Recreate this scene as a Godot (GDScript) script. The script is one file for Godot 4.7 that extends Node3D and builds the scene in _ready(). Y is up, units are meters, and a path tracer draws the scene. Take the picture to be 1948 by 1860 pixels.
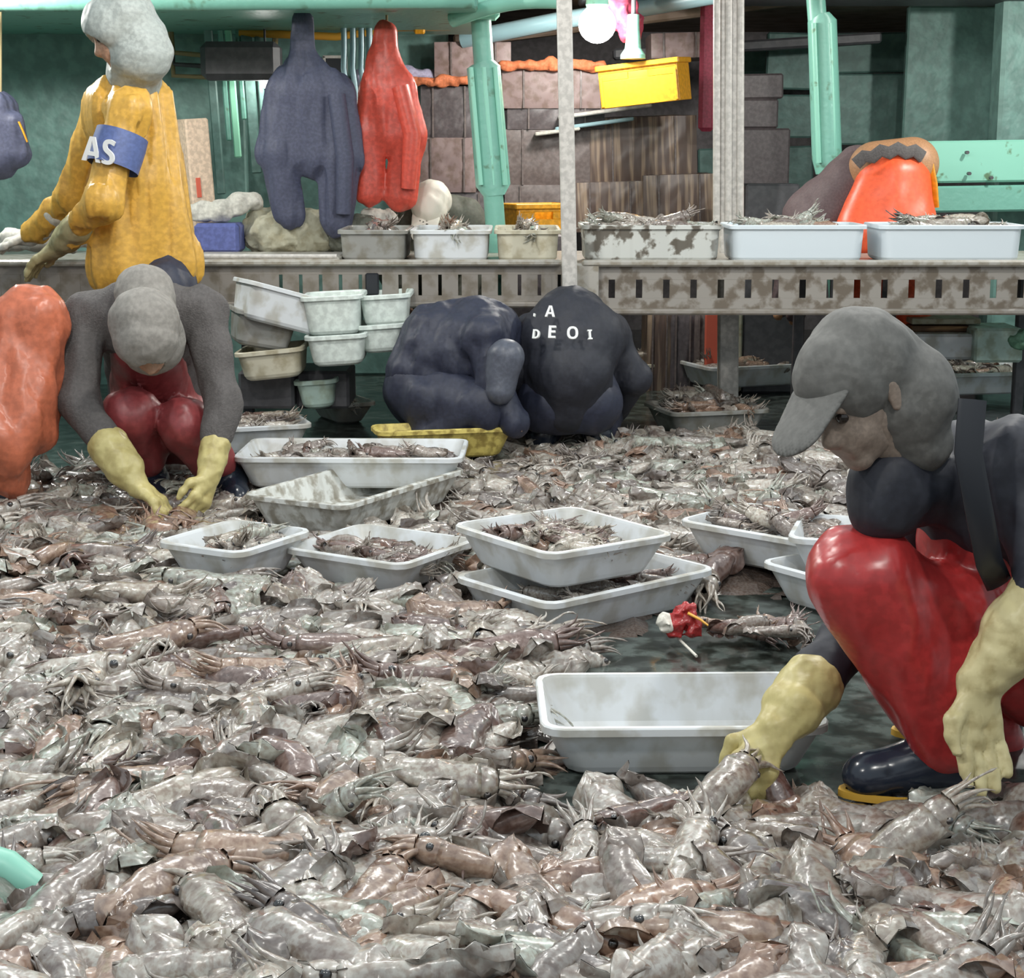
extends Node3D
# A squid boat's working deck: crouching crew sort a heap of squid into white trays.

const FOCAL := 3250.0          # focal length in pixels of a 1948 x 1860 frame
const EYE := Vector3(0, 1.2, 0)
var tilt := atan(630.0 / 3250.0)
var rng := RandomNumberGenerator.new()
var used := {}
var M := {}
var noise_a := FastNoiseLite.new()

# ---------------------------------------------------------------- helpers: places
func ray(px: float, py: float) -> Vector3:
	var x := (px - 974.0) / FOCAL
	var y := -(py - 930.0) / FOCAL
	return Vector3(x, y * cos(tilt) - sin(tilt), -y * sin(tilt) - cos(tilt))

func at(px: float, py: float, d: float) -> Vector3:
	var r := ray(px, py)
	return EYE + r * (d / -r.z)

func deck(px: float, py: float, h := 0.0) -> Vector3:
	var r := ray(px, py)
	return EYE + r * ((h - EYE.y) / r.y)

# ---------------------------------------------------------------- helpers: naming and tagging
func numbered(called: String) -> String:
	var n: int = used.get(called, 0)
	used[called] = n + 1
	return called if n == 0 else "%s_%03d" % [called, n]

func tag(o: Node, label: String, category: String, group := "", kind := "") -> Node:
	o.set_meta("label", label)
	o.set_meta("category", category)
	if group != "":
		o.set_meta("group", group)
	if kind != "":
		o.set_meta("kind", kind)
	return o

func thing(called: String, label: String, category: String, pos := Vector3.ZERO, turn := 0.0, group := "", kind := "") -> Node3D:
	var o := Node3D.new()
	o.name = numbered(called)
	add_child(o)
	o.position = pos
	o.rotation.y = turn
	tag(o, label, category, group, kind)
	return o

func put(called: String, mesh: Mesh, m: Material, parent: Node, at_xf := Transform3D()) -> MeshInstance3D:
	var o := MeshInstance3D.new()
	o.mesh = mesh
	o.material_override = m
	o.name = numbered(called) if parent == self else called
	o.transform = at_xf
	o.cast_shadow = GeometryInstance3D.SHADOW_CASTING_SETTING_ON
	parent.add_child(o, true)
	return o

func structure(called: String, mesh: Mesh, m: Material, label := "", category := "", xf := Transform3D()) -> MeshInstance3D:
	var o := put(called, mesh, m, self, xf)
	o.set_meta("kind", "structure")
	if label != "":
		tag(o, label, category, "", "structure")
	return o

# ---------------------------------------------------------------- helpers: shapes
func begin() -> SurfaceTool:
	var st := SurfaceTool.new()
	st.begin(Mesh.PRIMITIVE_TRIANGLES)
	return st

func tri(st: SurfaceTool, a: Vector3, b: Vector3, c: Vector3, na: Vector3, nb: Vector3, nc: Vector3) -> void:
	# wind so that the face looks along its normals (clockwise fronts)
	if (b - a).cross(c - a).dot(na + nb + nc) > 0.0:
		st.set_normal(na); st.add_vertex(a); st.set_normal(nc); st.add_vertex(c); st.set_normal(nb); st.add_vertex(b)
	else:
		st.set_normal(na); st.add_vertex(a); st.set_normal(nb); st.add_vertex(b); st.set_normal(nc); st.add_vertex(c)

func quad(st: SurfaceTool, a: Vector3, b: Vector3, c: Vector3, d: Vector3, out: Vector3) -> void:
	var n := (c - a).cross(d - b).normalized()
	if n.dot(out) < 0.0:
		n = -n
	tri(st, a, b, c, n, n, n)
	tri(st, a, c, d, n, n, n)

func block(st: SurfaceTool, c: Vector3, size: Vector3, bev := 0.006, b := Basis(), taper := 1.0) -> void:
	# a box with chamfered edges; taper narrows its top
	var h := size * 0.5
	bev = minf(bev, minf(h.x, minf(h.y, h.z)) * 0.8)
	var f := func(v: Vector3) -> Vector3:
		var k := lerpf(1.0, taper, clampf((v.y + h.y) / size.y, 0.0, 1.0))
		return c + b * Vector3(v.x * k, v.y, v.z * k)
	for ax in 3:
		var u := (ax + 1) % 3
		var w := (ax + 2) % 3
		for s in [-1.0, 1.0]:
			var q := []
			for k in [[-1, -1], [1, -1], [1, 1], [-1, 1]]:
				var v := Vector3()
				v[ax] = s * h[ax]
				v[u] = k[0] * (h[u] - bev)
				v[w] = k[1] * (h[w] - bev)
				q.append(f.call(v))
			var n := Vector3(); n[ax] = s
			quad(st, q[0], q[1], q[2], q[3], b * n)
			for s2 in [-1.0, 1.0]:      # chamfer between faces ax and u
				var e := []
				for k in [-1.0, 1.0]:
					var v1 := Vector3(); v1[ax] = s * h[ax]; v1[u] = s2 * (h[u] - bev); v1[w] = k * (h[w] - bev)
					var v2 := Vector3(); v2[ax] = s * (h[ax] - bev); v2[u] = s2 * h[u]; v2[w] = k * (h[w] - bev)
					e.append([f.call(v1), f.call(v2)])
				var n2 := Vector3(); n2[ax] = s; n2[u] = s2
				quad(st, e[0][0], e[1][0], e[1][1], e[0][1], b * n2)
	for sx in [-1.0, 1.0]:
		for sy in [-1.0, 1.0]:
			for sz in [-1.0, 1.0]:
				var n3 := (b * Vector3(sx, sy, sz)).normalized()
				tri(st, f.call(Vector3(sx * h.x, sy * (h.y - bev), sz * (h.z - bev))), f.call(Vector3(sx * (h.x - bev), sy * h.y, sz * (h.z - bev))), f.call(Vector3(sx * (h.x - bev), sy * (h.y - bev), sz * h.z)), n3, n3, n3)

func block_mesh(size: Vector3, bev := 0.006, taper := 1.0) -> Mesh:
	var st := begin()
	block(st, Vector3.ZERO, size, bev, Basis(), taper)
	return st.commit()

func tube(st: SurfaceTool, pts: Array, radii: Array, sides := 8, flat := 1.0, cap := true) -> void:
	var n := pts.size()
	var rings := []
	var norms := []
	var side := Vector3.ZERO
	for i in n:
		var dir: Vector3 = (pts[mini(i + 1, n - 1)] - pts[maxi(i - 1, 0)]).normalized()
		if i == 0:
			side = dir.cross(Vector3.UP if absf(dir.y) < 0.9 else Vector3.RIGHT).normalized()
		else:
			side = (side - dir * side.dot(dir)).normalized()
		var up := side.cross(dir)
		var ring := []
		var nr := []
		for k in sides:
			var a := TAU * k / sides
			var o := side * cos(a) + up * sin(a) * flat
			ring.append(pts[i] + o * float(radii[i]))
			nr.append((side * cos(a) * flat + up * sin(a)).normalized())
		rings.append(ring); norms.append(nr)
	for i in n - 1:
		for k in sides:
			var j := (k + 1) % sides
			tri(st, rings[i][k], rings[i][j], rings[i + 1][j], norms[i][k], norms[i][j], norms[i + 1][j])
			tri(st, rings[i][k], rings[i + 1][j], rings[i + 1][k], norms[i][k], norms[i + 1][j], norms[i + 1][k])
	if cap:
		for e in [0, n - 1]:
			var d2: Vector3 = (pts[0] - pts[1]).normalized() if e == 0 else (pts[n - 1] - pts[n - 2]).normalized()
			for k in sides:
				tri(st, pts[e], rings[e][k], rings[e][(k + 1) % sides], d2, d2, d2)

func tube_mesh(pts: Array, r0: float, r1 := -1.0, sides := 10, flat := 1.0) -> Mesh:
	var st := begin()
	var rr := []
	for i in pts.size():
		rr.append(lerpf(r0, r1 if r1 >= 0.0 else r0, float(i) / (pts.size() - 1)))
	tube(st, pts, rr, sides, flat)
	return st.commit()

func lathe(st: SurfaceTool, prof: Array, sides := 20, o := Vector3.ZERO, b := Basis()) -> void:
	# prof: Vector2(radius, height)
	for i in prof.size() - 1:
		var p: Vector2 = prof[i]
		var q: Vector2 = prof[i + 1]
		var t := (q - p).normalized()
		var nn := Vector2(t.y, -t.x)
		for k in sides:
			var a0 := TAU * k / sides
			var a1 := TAU * (k + 1) / sides
			var c0 := Vector3(cos(a0), 0, sin(a0))
			var c1 := Vector3(cos(a1), 0, sin(a1))
			var n0 := b * (c0 * nn.x + Vector3.UP * nn.y)
			var n1 := b * (c1 * nn.x + Vector3.UP * nn.y)
			var A := o + b * (c0 * p.x + Vector3.UP * p.y)
			var B2 := o + b * (c1 * p.x + Vector3.UP * p.y)
			var C := o + b * (c1 * q.x + Vector3.UP * q.y)
			var D := o + b * (c0 * q.x + Vector3.UP * q.y)
			tri(st, A, B2, C, n0, n1, n1)
			tri(st, A, C, D, n0, n1, n0)

# ---------------------------------------------------------------- helpers: bodies and cloth as smooth joined capsules
func bone(a: Vector3, b: Vector3, ra: float, rb: float, axis := Vector3.ZERO, fac := 1.0, cut := false) -> Array:
	return [a, b, ra, rb, axis.normalized() if axis != Vector3.ZERO else axis, fac, cut]

func field(st: SurfaceTool, bones: Array, cell: float, k: float, amp := 0.0, freq := 9.0, stretch := Vector3.ONE, sd := 1) -> void:
	var lo := Vector3.INF
	var hi := -Vector3.INF
	for b in bones:
		if b[6]:
			continue
		var r := maxf(b[2], b[3])
		for p in [b[0], b[1]]:
			lo = lo.min(p - Vector3.ONE * r)
			hi = hi.max(p + Vector3.ONE * r)
	var pad := cell * 2.5 + amp + k * 0.3
	lo -= Vector3.ONE * pad
	hi += Vector3.ONE * pad
	var nx := int(ceil((hi.x - lo.x) / cell)) + 1
	var ny := int(ceil((hi.y - lo.y) / cell)) + 1
	var nz := int(ceil((hi.z - lo.z) / cell)) + 1
	var sy := nx
	var sz := nx * ny
	var f := PackedFloat32Array()
	f.resize(nx * ny * nz)
	f.fill(1.0)
	for b in bones:
		var a: Vector3 = b[0]
		var ba: Vector3 = b[1] - a
		var ra: float = b[2]
		var rd: float = b[3] - ra
		var ax: Vector3 = b[4]
		var fac: float = b[5] - 1.0
		var cut: bool = b[6]
		var l2 := maxf(ba.length_squared(), 1e-9)
		var rr := maxf(b[2], b[3]) + k + cell * 2.0 + amp
		var mn: Vector3 = ((a.min(b[1]) - Vector3.ONE * rr - lo) / cell).floor()
		var mx: Vector3 = ((a.max(b[1]) + Vector3.ONE * rr - lo) / cell).ceil()
		for z in range(maxi(int(mn.z), 0), mini(int(mx.z), nz - 1) + 1):
			for y in range(maxi(int(mn.y), 0), mini(int(mx.y), ny - 1) + 1):
				var i := z * sz + y * sy
				for x in range(maxi(int(mn.x), 0), mini(int(mx.x), nx - 1) + 1):
					var pa := lo + Vector3(x, y, z) * cell - a
					var h := clampf(pa.dot(ba) / l2, 0.0, 1.0)
					var q := pa - ba * h
					if fac != 0.0:
						q += ax * (q.dot(ax) * fac)
					var d := q.length() - ra - rd * h
					var o := f[i + x]
					if cut:
						f[i + x] = maxf(o, -d)
					elif d - o < k:
						var t := clampf(0.5 + 0.5 * (o - d) / k, 0.0, 1.0)
						f[i + x] = lerpf(o, d, t) - k * t * (1.0 - t)
	if amp > 0.0:
		var nz2 := FastNoiseLite.new()
		nz2.seed = sd
		nz2.frequency = freq
		nz2.fractal_octaves = 2
		nz2.fractal_gain = 0.35
		for z in nz:
			for y in ny:
				var i := z * sz + y * sy
				for x in nx:
					if absf(f[i + x]) < cell * 3.0 + amp:
						var p := (lo + Vector3(x, y, z) * cell) * stretch
						f[i + x] -= nz2.get_noise_3dv(p) * amp
	var vi := PackedInt32Array()
	vi.resize(nx * ny * nz)
	vi.fill(-1)
	var vs := PackedVector3Array()
	var ns := PackedVector3Array()
	var offs := [0, 1, sy, sy + 1, sz, sz + 1, sz + sy, sz + sy + 1]
	var edges := [[0, 1], [2, 3], [4, 5], [6, 7], [0, 2], [1, 3], [4, 6], [5, 7], [0, 4], [1, 5], [2, 6], [3, 7]]
	var corner := []
	for c in 8:
		corner.append(Vector3(c & 1, (c >> 1) & 1, c >> 2))
	var lim := cell * 5.0
	for z in nz - 1:
		for y in ny - 1:
			var row := z * sz + y * sy
			for x in nx - 1:
				var i := row + x
				if absf(f[i]) > lim:
					continue
				var neg := 0
				for o in offs:
					if f[i + o] < 0.0:
						neg += 1
				if neg == 0 or neg == 8:
					continue
				var sum := Vector3.ZERO
				var n := 0
				for e in edges:
					var u := f[i + offs[e[0]]]
					var w := f[i + offs[e[1]]]
					if (u < 0.0) != (w < 0.0):
						sum += corner[e[0]].lerp(corner[e[1]], u / (u - w))
						n += 1
				vi[i] = vs.size()
				vs.append(lo + (Vector3(x, y, z) + sum / n) * cell)
				var g := Vector3.ZERO
				for c in 8:
					g += (corner[c] * 2.0 - Vector3.ONE) * f[i + offs[c]]
				ns.append(g.normalized())
	var step := [1, sy, sz]
	for z in range(1, nz - 1):
		for y in range(1, ny - 1):
			var row := z * sz + y * sy
			for x in range(1, nx - 1):
				var i := row + x
				if vi[i] < 0:
					continue
				for a in 3:
					if (f[i] < 0.0) == (f[i + step[a]] < 0.0):
						continue
					var u: int = step[(a + 1) % 3]
					var w: int = step[(a + 2) % 3]
					var A := vi[i]
					var B2 := vi[i - u]
					var C := vi[i - u - w]
					var D := vi[i - w]
					if A < 0 or B2 < 0 or C < 0 or D < 0:
						continue
					tri(st, vs[A], vs[B2], vs[C], ns[A], ns[B2], ns[C])
					tri(st, vs[A], vs[C], vs[D], ns[A], ns[C], ns[D])

func field_mesh(bones: Array, cell: float, k: float, amp := 0.0, freq := 9.0, stretch := Vector3.ONE, sd := 1) -> Mesh:
	var st := begin()
	field(st, bones, cell, k, amp, freq, stretch, sd)
	st.index()
	return st.commit()

# ---------------------------------------------------------------- helpers: materials
func speckle(sd: int, freq: float, dark: Color, light: Color, kind := FastNoiseLite.TYPE_SIMPLEX, oct := 4, lo := 0.25, hi := 0.7) -> NoiseTexture2D:
	var n := FastNoiseLite.new()
	n.seed = sd
	n.frequency = freq
	n.noise_type = kind
	n.fractal_octaves = oct
	var g := Gradient.new()
	g.offsets = PackedFloat32Array([lo, hi])
	g.colors = PackedColorArray([dark, light])
	var t := NoiseTexture2D.new()
	t.width = 512; t.height = 512
	t.seamless = true
	t.noise = n
	t.color_ramp = g
	return t

func bumps(sd: int, freq: float, strength: float, oct := 4) -> NoiseTexture2D:
	var n := FastNoiseLite.new()
	n.seed = sd
	n.frequency = freq
	n.fractal_octaves = oct
	var t := NoiseTexture2D.new()
	t.width = 512; t.height = 512
	t.seamless = true
	t.noise = n
	t.as_normal_map = true
	t.bump_strength = strength
	return t

func mat(c: Color, rough := 0.6, tex: Texture2D = null, scale := Vector3.ONE, bump: Texture2D = null, bump_amount := 1.0) -> StandardMaterial3D:
	var m := StandardMaterial3D.new()
	m.albedo_color = c
	m.roughness = rough
	m.uv1_triplanar = true
	m.uv1_scale = scale
	if tex:
		m.albedo_texture = tex
	if bump:
		m.normal_enabled = true
		m.normal_texture = bump
		m.normal_scale = bump_amount
	return m

func c8(r: int, g: int, b: int) -> Color:
	return Color8(r, g, b)

# ---------------------------------------------------------------- camera, sky, lamps
func set_stage() -> void:
	rng.seed = 77
	noise_a.seed = 5
	noise_a.frequency = 1.0
	noise_a.fractal_octaves = 3
	var cam := Camera3D.new()
	cam.name = "camera"
	cam.fov = rad_to_deg(2.0 * atan(930.0 / FOCAL))
	cam.near = 0.05
	cam.far = 200.0
	cam.position = EYE
	cam.rotation.x = -tilt
	add_child(cam)
	cam.current = true

	var env := Environment.new()
	var sky_m := ProceduralSkyMaterial.new()
	sky_m.sky_top_color = c8(196, 208, 214)
	sky_m.sky_horizon_color = c8(206, 212, 214)
	sky_m.ground_bottom_color = c8(70, 78, 80)
	sky_m.ground_horizon_color = c8(120, 130, 134)
	sky_m.sun_angle_max = 1.0
	var sky := Sky.new()
	sky.sky_material = sky_m
	env.background_mode = Environment.BG_SKY
	env.sky = sky
	env.background_energy_multiplier = 1.0
	env.tonemap_mode = Environment.TONE_MAPPER_LINEAR
	env.tonemap_exposure = 1.12
	env.sdfgi_enabled = true
	env.ssao_enabled = true
	env.ssil_enabled = true
	var we := WorldEnvironment.new()
	we.name = "surroundings"
	we.environment = env
	add_child(we)

# a bare bulb in a cage-less socket hung on a short cable, with its own light
func bulb_lamp(p: Vector3, energy: float, r: float, label: String, socket: Material, glow := 12.0, tint := Color(1, 0.99, 0.965)) -> Node3D:
	var t := thing("deck_lamp", label, "lamp", p)
	var st := begin()
	var prof := []
	for i in 11:
		var a := -PI / 2 + PI * i / 10.0
		prof.append(Vector2(cos(a) * r, sin(a) * r))
	lathe(st, prof, 18)
	var gm := mat(tint, 0.3)
	gm.emission_enabled = true
	gm.emission = tint
	gm.emission_energy_multiplier = glow
	put("bulb", st.commit(), gm, t)
	st = begin()
	lathe(st, [Vector2(r * 0.55, r * 0.8), Vector2(r * 0.62, r * 1.0), Vector2(r * 0.5, r * 1.9), Vector2(r * 0.2, r * 2.2), Vector2(0.001, r * 2.2)], 16)
	put("socket", st.commit(), socket, t)
	put("cable", tube_mesh([Vector3(0, r * 2.1, 0), Vector3(0, maxf(r * 2.1 + 0.05, 2.06 - p.y), 0)], 0.006), M.rubber_black, t)
	var l := OmniLight3D.new()
	l.name = "lamp_light"
	l.light_energy = energy
	l.light_color = tint
	l.light_size = r * 0.9
	l.omni_range = 30.0
	l.omni_attenuation = 2.0
	l.shadow_enabled = true
	t.add_child(l, true)
	return t

func make_materials() -> void:
	var grime := speckle(11, 0.012, c8(216, 210, 198), c8(255, 255, 255), FastNoiseLite.TYPE_SIMPLEX, 5, 0.2, 0.6)
	var grime_strong := speckle(12, 0.016, c8(176, 168, 156), c8(255, 255, 255), FastNoiseLite.TYPE_SIMPLEX, 5, 0.25, 0.6)
	var mottle := speckle(13, 0.03, c8(226, 226, 226), c8(255, 255, 255), FastNoiseLite.TYPE_SIMPLEX, 4, 0.3, 0.7)
	var cloth_n := bumps(21, 0.012, 2.5, 2)
	var fine_n := bumps(22, 0.06, 3.0, 3)
	var rust := speckle(14, 0.012, c8(176, 158, 136), c8(255, 255, 255), FastNoiseLite.TYPE_SIMPLEX, 5, 0.12, 0.24)
	M.tray = mat(c8(216, 220, 223), 0.38, grime, Vector3.ONE * 1.1)
	M.tray_stained = mat(c8(210, 212, 208), 0.42, grime_strong, Vector3.ONE * 1.7)
	M.tray_blotched = mat(c8(206, 208, 203), 0.42, speckle(16, 0.012, c8(120, 110, 100), c8(255, 255, 255), FastNoiseLite.TYPE_SIMPLEX, 5, 0.34, 0.5), Vector3.ONE * 1.3)
	M.tray_bright = mat(c8(226, 236, 230), 0.4, mottle, Vector3.ONE * 1.4)
	M.tray_blue = mat(c8(216, 226, 232), 0.4)
	M.tray_grey = mat(c8(150, 150, 146), 0.4, grime, Vector3.ONE * 1.5)
	M.tray_cream = mat(c8(205, 200, 180), 0.45, grime, Vector3.ONE * 1.6)
	M.tray_mint = mat(c8(190, 214, 204), 0.45, grime, Vector3.ONE * 1.6)
	M.deck = mat(c8(84, 92, 88), 0.16, speckle(15, 0.02, c8(130, 130, 125), c8(255, 255, 255), FastNoiseLite.TYPE_SIMPLEX, 5, 0.3, 0.7), Vector3.ONE * 0.9, bumps(23, 0.01, 2.0, 3), 0.35)
	M.deck_joint = mat(c8(50, 52, 50), 0.5)
	M.teal = mat(c8(118, 176, 160), 0.42, rust, Vector3.ONE * 0.7, fine_n, 0.2)
	M.teal_wall = mat(c8(116, 154, 146), 0.5, mottle, Vector3.ONE * 0.5, fine_n, 0.25)
	M.teal_dull = mat(c8(104, 140, 133), 0.5, mottle, Vector3.ONE * 0.6, fine_n, 0.2)
	M.teal_bright = mat(c8(138, 200, 180), 0.4, rust, Vector3.ONE * 0.9)
	M.mint_painted_glow = mat(c8(160, 235, 200), 0.35)  # glow of light through the curtain, put into the colour
	M.brown_ceiling = mat(c8(150, 130, 114), 0.7, grime, Vector3.ONE * 0.7)
	M.dark_steel = mat(c8(84, 84, 88), 0.5, mottle, Vector3.ONE)
	M.bulkhead = mat(c8(128, 122, 124), 0.6, mottle, Vector3.ONE)
	M.steel = mat(c8(176, 172, 164), 0.36, grime, Vector3.ONE * 2.0)
	M.steel.metallic = 0.25
	M.beam = mat(c8(140, 134, 127), 0.4, grime, Vector3.ONE * 1.4)
	M.beam_worn = mat(c8(150, 145, 138), 0.4, speckle(17, 0.012, c8(184, 174, 162), c8(255, 255, 255), FastNoiseLite.TYPE_SIMPLEX, 5, 0.3, 0.6), Vector3.ONE * 1.4)
	M.pole_white = mat(c8(200, 196, 190), 0.4, mottle, Vector3.ONE * 1.6)
	M.yellow_plastic = mat(c8(226, 158, 30), 0.45, mottle, Vector3.ONE * 2.0)
	M.yellow_dirty = mat(c8(214, 196, 110), 0.5, grime_strong, Vector3.ONE * 2.0)
	M.yellow_pipe = mat(c8(224, 166, 62), 0.5)
	M.rubber_black = mat(c8(34, 36, 42), 0.35)
	M.black_cloth = mat(c8(40, 42, 52), 0.62, mottle, Vector3.ONE * 3.0, cloth_n, 0.8)
	M.navy_cloth = mat(c8(44, 48, 66), 0.55, mottle, Vector3.ONE * 3.0, cloth_n, 0.8)
	M.navy_hung = mat(c8(72, 76, 98), 0.6, mottle, Vector3.ONE * 3.0, cloth_n, 0.8)
	M.charcoal = mat(c8(106, 105, 102), 0.75, mottle, Vector3.ONE * 3.0, cloth_n, 0.7)
	M.dark_knit = mat(c8(90, 86, 85), 0.8, mottle, Vector3.ONE * 4.0, fine_n, 1.0)
	M.grey_hood = mat(c8(140, 136, 130), 0.75, mottle, Vector3.ONE * 3.0, cloth_n, 0.7)
	M.pale_hood = mat(c8(165, 172, 168), 0.6, mottle, Vector3.ONE * 3.0, cloth_n, 0.7)
	M.red_oilskin = mat(c8(176, 52, 52), 0.28, mottle, Vector3.ONE * 2.0, cloth_n, 0.5)
	M.dull_red = mat(c8(142, 62, 64), 0.4, mottle, Vector3.ONE * 2.0, cloth_n, 0.5)
	M.orange_oilskin = mat(c8(196, 110, 80), 0.36, mottle, Vector3.ONE * 2.0, cloth_n, 0.6)
	M.orange_bright = mat(c8(240, 96, 56), 0.4, mottle, Vector3.ONE * 2.0, cloth_n, 0.4)
	M.coral = mat(c8(212, 84, 68), 0.42, mottle, Vector3.ONE * 2.0, cloth_n, 0.5)
	M.yellow_oilskin = mat(c8(212, 164, 70), 0.38, mottle, Vector3.ONE * 2.0, cloth_n, 0.6)
	M.blue_band = mat(c8(84, 100, 150), 0.5, mottle, Vector3.ONE * 3.0)
	M.white_print = mat(c8(226, 228, 226), 0.5)
	M.skin = mat(c8(178, 140, 116), 0.5, mottle, Vector3.ONE * 5.0)
	M.tan_skin = mat(c8(176, 132, 96), 0.5, mottle, Vector3.ONE * 5.0)
	M.skin_dark = mat(c8(150, 134, 122), 0.55, mottle, Vector3.ONE * 5.0)
	M.eye = mat(c8(40, 34, 32), 0.1)
	M.hair = mat(c8(40, 36, 36), 0.7)
	M.glove = mat(c8(196, 184, 126), 0.4, grime, Vector3.ONE * 2.2, cloth_n, 0.5)
	M.glove_pale = mat(c8(198, 186, 140), 0.4, grime, Vector3.ONE * 3.0, cloth_n, 0.5)
	M.glove_drab = mat(c8(158, 150, 112), 0.42, grime, Vector3.ONE * 2.6, cloth_n, 0.5)
	M.boot = mat(c8(34, 40, 52), 0.2)
	M.boot_line = mat(c8(206, 160, 62), 0.5)
	M.brown_shirt = mat(c8(98, 82, 84), 0.7, mottle, Vector3.ONE * 4.0, cloth_n, 0.7)
	M.wet_grey = mat(c8(84, 88, 100), 0.42, mottle, Vector3.ONE * 3.0, cloth_n, 0.5)
	M.olive = mat(c8(92, 94, 84), 0.7, mottle, Vector3.ONE * 3.0, cloth_n, 0.7)
	M.white_cap = mat(c8(222, 218, 206), 0.6)
	M.white_cloth = mat(c8(204, 202, 192), 0.7, mottle, Vector3.ONE * 3.0, cloth_n, 0.6)
	M.cream_sack = mat(c8(172, 170, 150), 0.7, grime, Vector3.ONE * 2.0, cloth_n, 0.7)
	M.blue_box = mat(c8(92, 102, 160), 0.5, mottle, Vector3.ONE * 2.0)
	M.card_pale = mat(c8(224, 200, 176), 0.7, mottle, Vector3.ONE * 2.0)
	M.card_red = mat(c8(206, 96, 74), 0.7)
	# wrapped cartons: brown-grey board under streaked film
	var streak := speckle(31, 0.012, c8(150, 138, 136), c8(255, 246, 226), FastNoiseLite.TYPE_SIMPLEX, 3, 0.45, 0.85)
	M.carton = mat(c8(118, 106, 103), 0.35, mottle, Vector3.ONE * 2.0, cloth_n, 0.4)
	M.carton_streaked = mat(c8(160, 144, 134), 0.32, streak, Vector3(3.2, 0.22, 3.2), cloth_n, 0.4)
	M.carton_dark = mat(c8(100, 92, 94), 0.4, mottle, Vector3.ONE * 2.0, cloth_n, 0.4)
	M.carton_mauve = mat(c8(146, 126, 124), 0.5, grime, Vector3.ONE * 2.0, cloth_n, 0.4)
	M.wood = mat(c8(160, 130, 96), 0.7, streak, Vector3(0.4, 4.0, 4.0))
	M.orange_net = mat(c8(228, 132, 88), 0.7, mottle, Vector3.ONE * 4.0, cloth_n, 1.0)
	M.lavender = mat(c8(176, 170, 196), 0.7, mottle, Vector3.ONE * 3.0, cloth_n, 0.8)
	M.maroon = mat(c8(156, 56, 78), 0.5, mottle, Vector3.ONE * 3.0, cloth_n, 0.5)
	M.blue_pipe = mat(c8(138, 170, 178), 0.35)
	M.green_bag = mat(c8(120, 168, 140), 0.5, mottle, Vector3.ONE * 3.0, cloth_n, 1.0)
	M.rope = mat(c8(150, 136, 100), 0.8)
	# squid skins: one wet, speckled base, tinted per animal
	var dots := speckle(41, 0.03, c8(206, 190, 182), c8(255, 255, 255), FastNoiseLite.TYPE_SIMPLEX, 5, 0.25, 0.6)
	var wet_n := bumps(42, 0.016, 5.0, 3)
	for k in 6:
		var tints := [c8(228, 225, 216), c8(210, 204, 194), c8(186, 177, 171), c8(204, 178, 160), c8(150, 126, 120), c8(212, 220, 212)]
		var m := mat(tints[k], 0.28, dots, Vector3.ONE * 5.0, wet_n, 0.55)
		m.metallic_specular = 0.65
		m.vertex_color_use_as_albedo = true
		m.clearcoat_enabled = true
		m.clearcoat = 0.9
		m.clearcoat_roughness = 0.07
		M["squid%d" % k] = m
	M.squid_mass = mat(Color.WHITE, 0.28, dots, Vector3.ONE * 5.0, wet_n, 0.55)
	M.squid_mass.metallic_specular = 0.65
	M.squid_mass.vertex_color_use_as_albedo = true
	M.squid_mass.clearcoat_enabled = true
	M.squid_mass.clearcoat = 0.9
	M.squid_mass.clearcoat_roughness = 0.07
	M.slurry = mat(c8(96, 86, 80), 0.22, dots, Vector3.ONE * 5.0, wet_n, 1.0)
	M.squid_eye = mat(c8(24, 24, 28), 0.08)

# ---------------------------------------------------------------- the setting
func make_setting() -> void:
	# deck boards run towards the bow; joints between them are real gaps over a dark bed
	structure("floor", block_mesh(Vector3(12, 0.1, 22), 0.01), M.deck, "wet dark green-grey steel deck under the squid heap", "deck", Transform3D(Basis(), Vector3(0, -0.05, -5)))
	# walls and deckhead of the covered part aft
	structure("wall_back", block_mesh(Vector3(9, 2.6, 0.1), 0.01), M.bulkhead, "dark grey bulkhead behind the stacked cartons", "bulkhead", Transform3D(Basis(), Vector3(0, 1.25, -12.2)))
	structure("wall_left", block_mesh(Vector3(0.1, 2.6, 6.4), 0.01), M.teal_wall, "dull teal steel side wall at the left of the deck", "bulkhead", Transform3D(Basis(Vector3.UP, -0.12), Vector3(-3.35, 1.25, -9.3)))
	structure("wall_right", block_mesh(Vector3(0.1, 2.6, 5.0), 0.01), M.teal_wall, "teal steel side wall at the right behind the bulwark boards", "bulkhead", Transform3D(Basis(), Vector3(3.4, 1.25, -9.8)))
	# teal cross wall filling the left rear
	structure("wall_rear_left", block_mesh(Vector3(1.9, 2.6, 0.08), 0.01), M.teal_wall, "teal bulkhead behind the worker in yellow", "bulkhead", Transform3D(Basis(), Vector3(-2.35, 1.25, -9.2)))
	structure("ceiling", block_mesh(Vector3(9, 0.08, 4.4), 0.01), M.brown_ceiling, "brown stained underside of the shelter deck", "ceiling", Transform3D(Basis(), Vector3(0, 2.09, -10.1)))
	# teal painted deckhead plate in front, with its beam
	structure("ceiling_front", block_mesh(Vector3(4.6, 0.06, 1.6), 0.01), M.teal, "teal painted deckhead plate above the worker in yellow", "ceiling", Transform3D(Basis(Vector3.FORWARD, -0.0), Vector3(-2.45, 1.86, -8.4)))
	structure("ceiling_dark", block_mesh(Vector3(4.6, 0.06, 1.8), 0.01), M.dark_steel, "dark grey deckhead plate above the right posts", "ceiling", Transform3D(Basis(), Vector3(2.65, 2.02, -8.5)))

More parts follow.
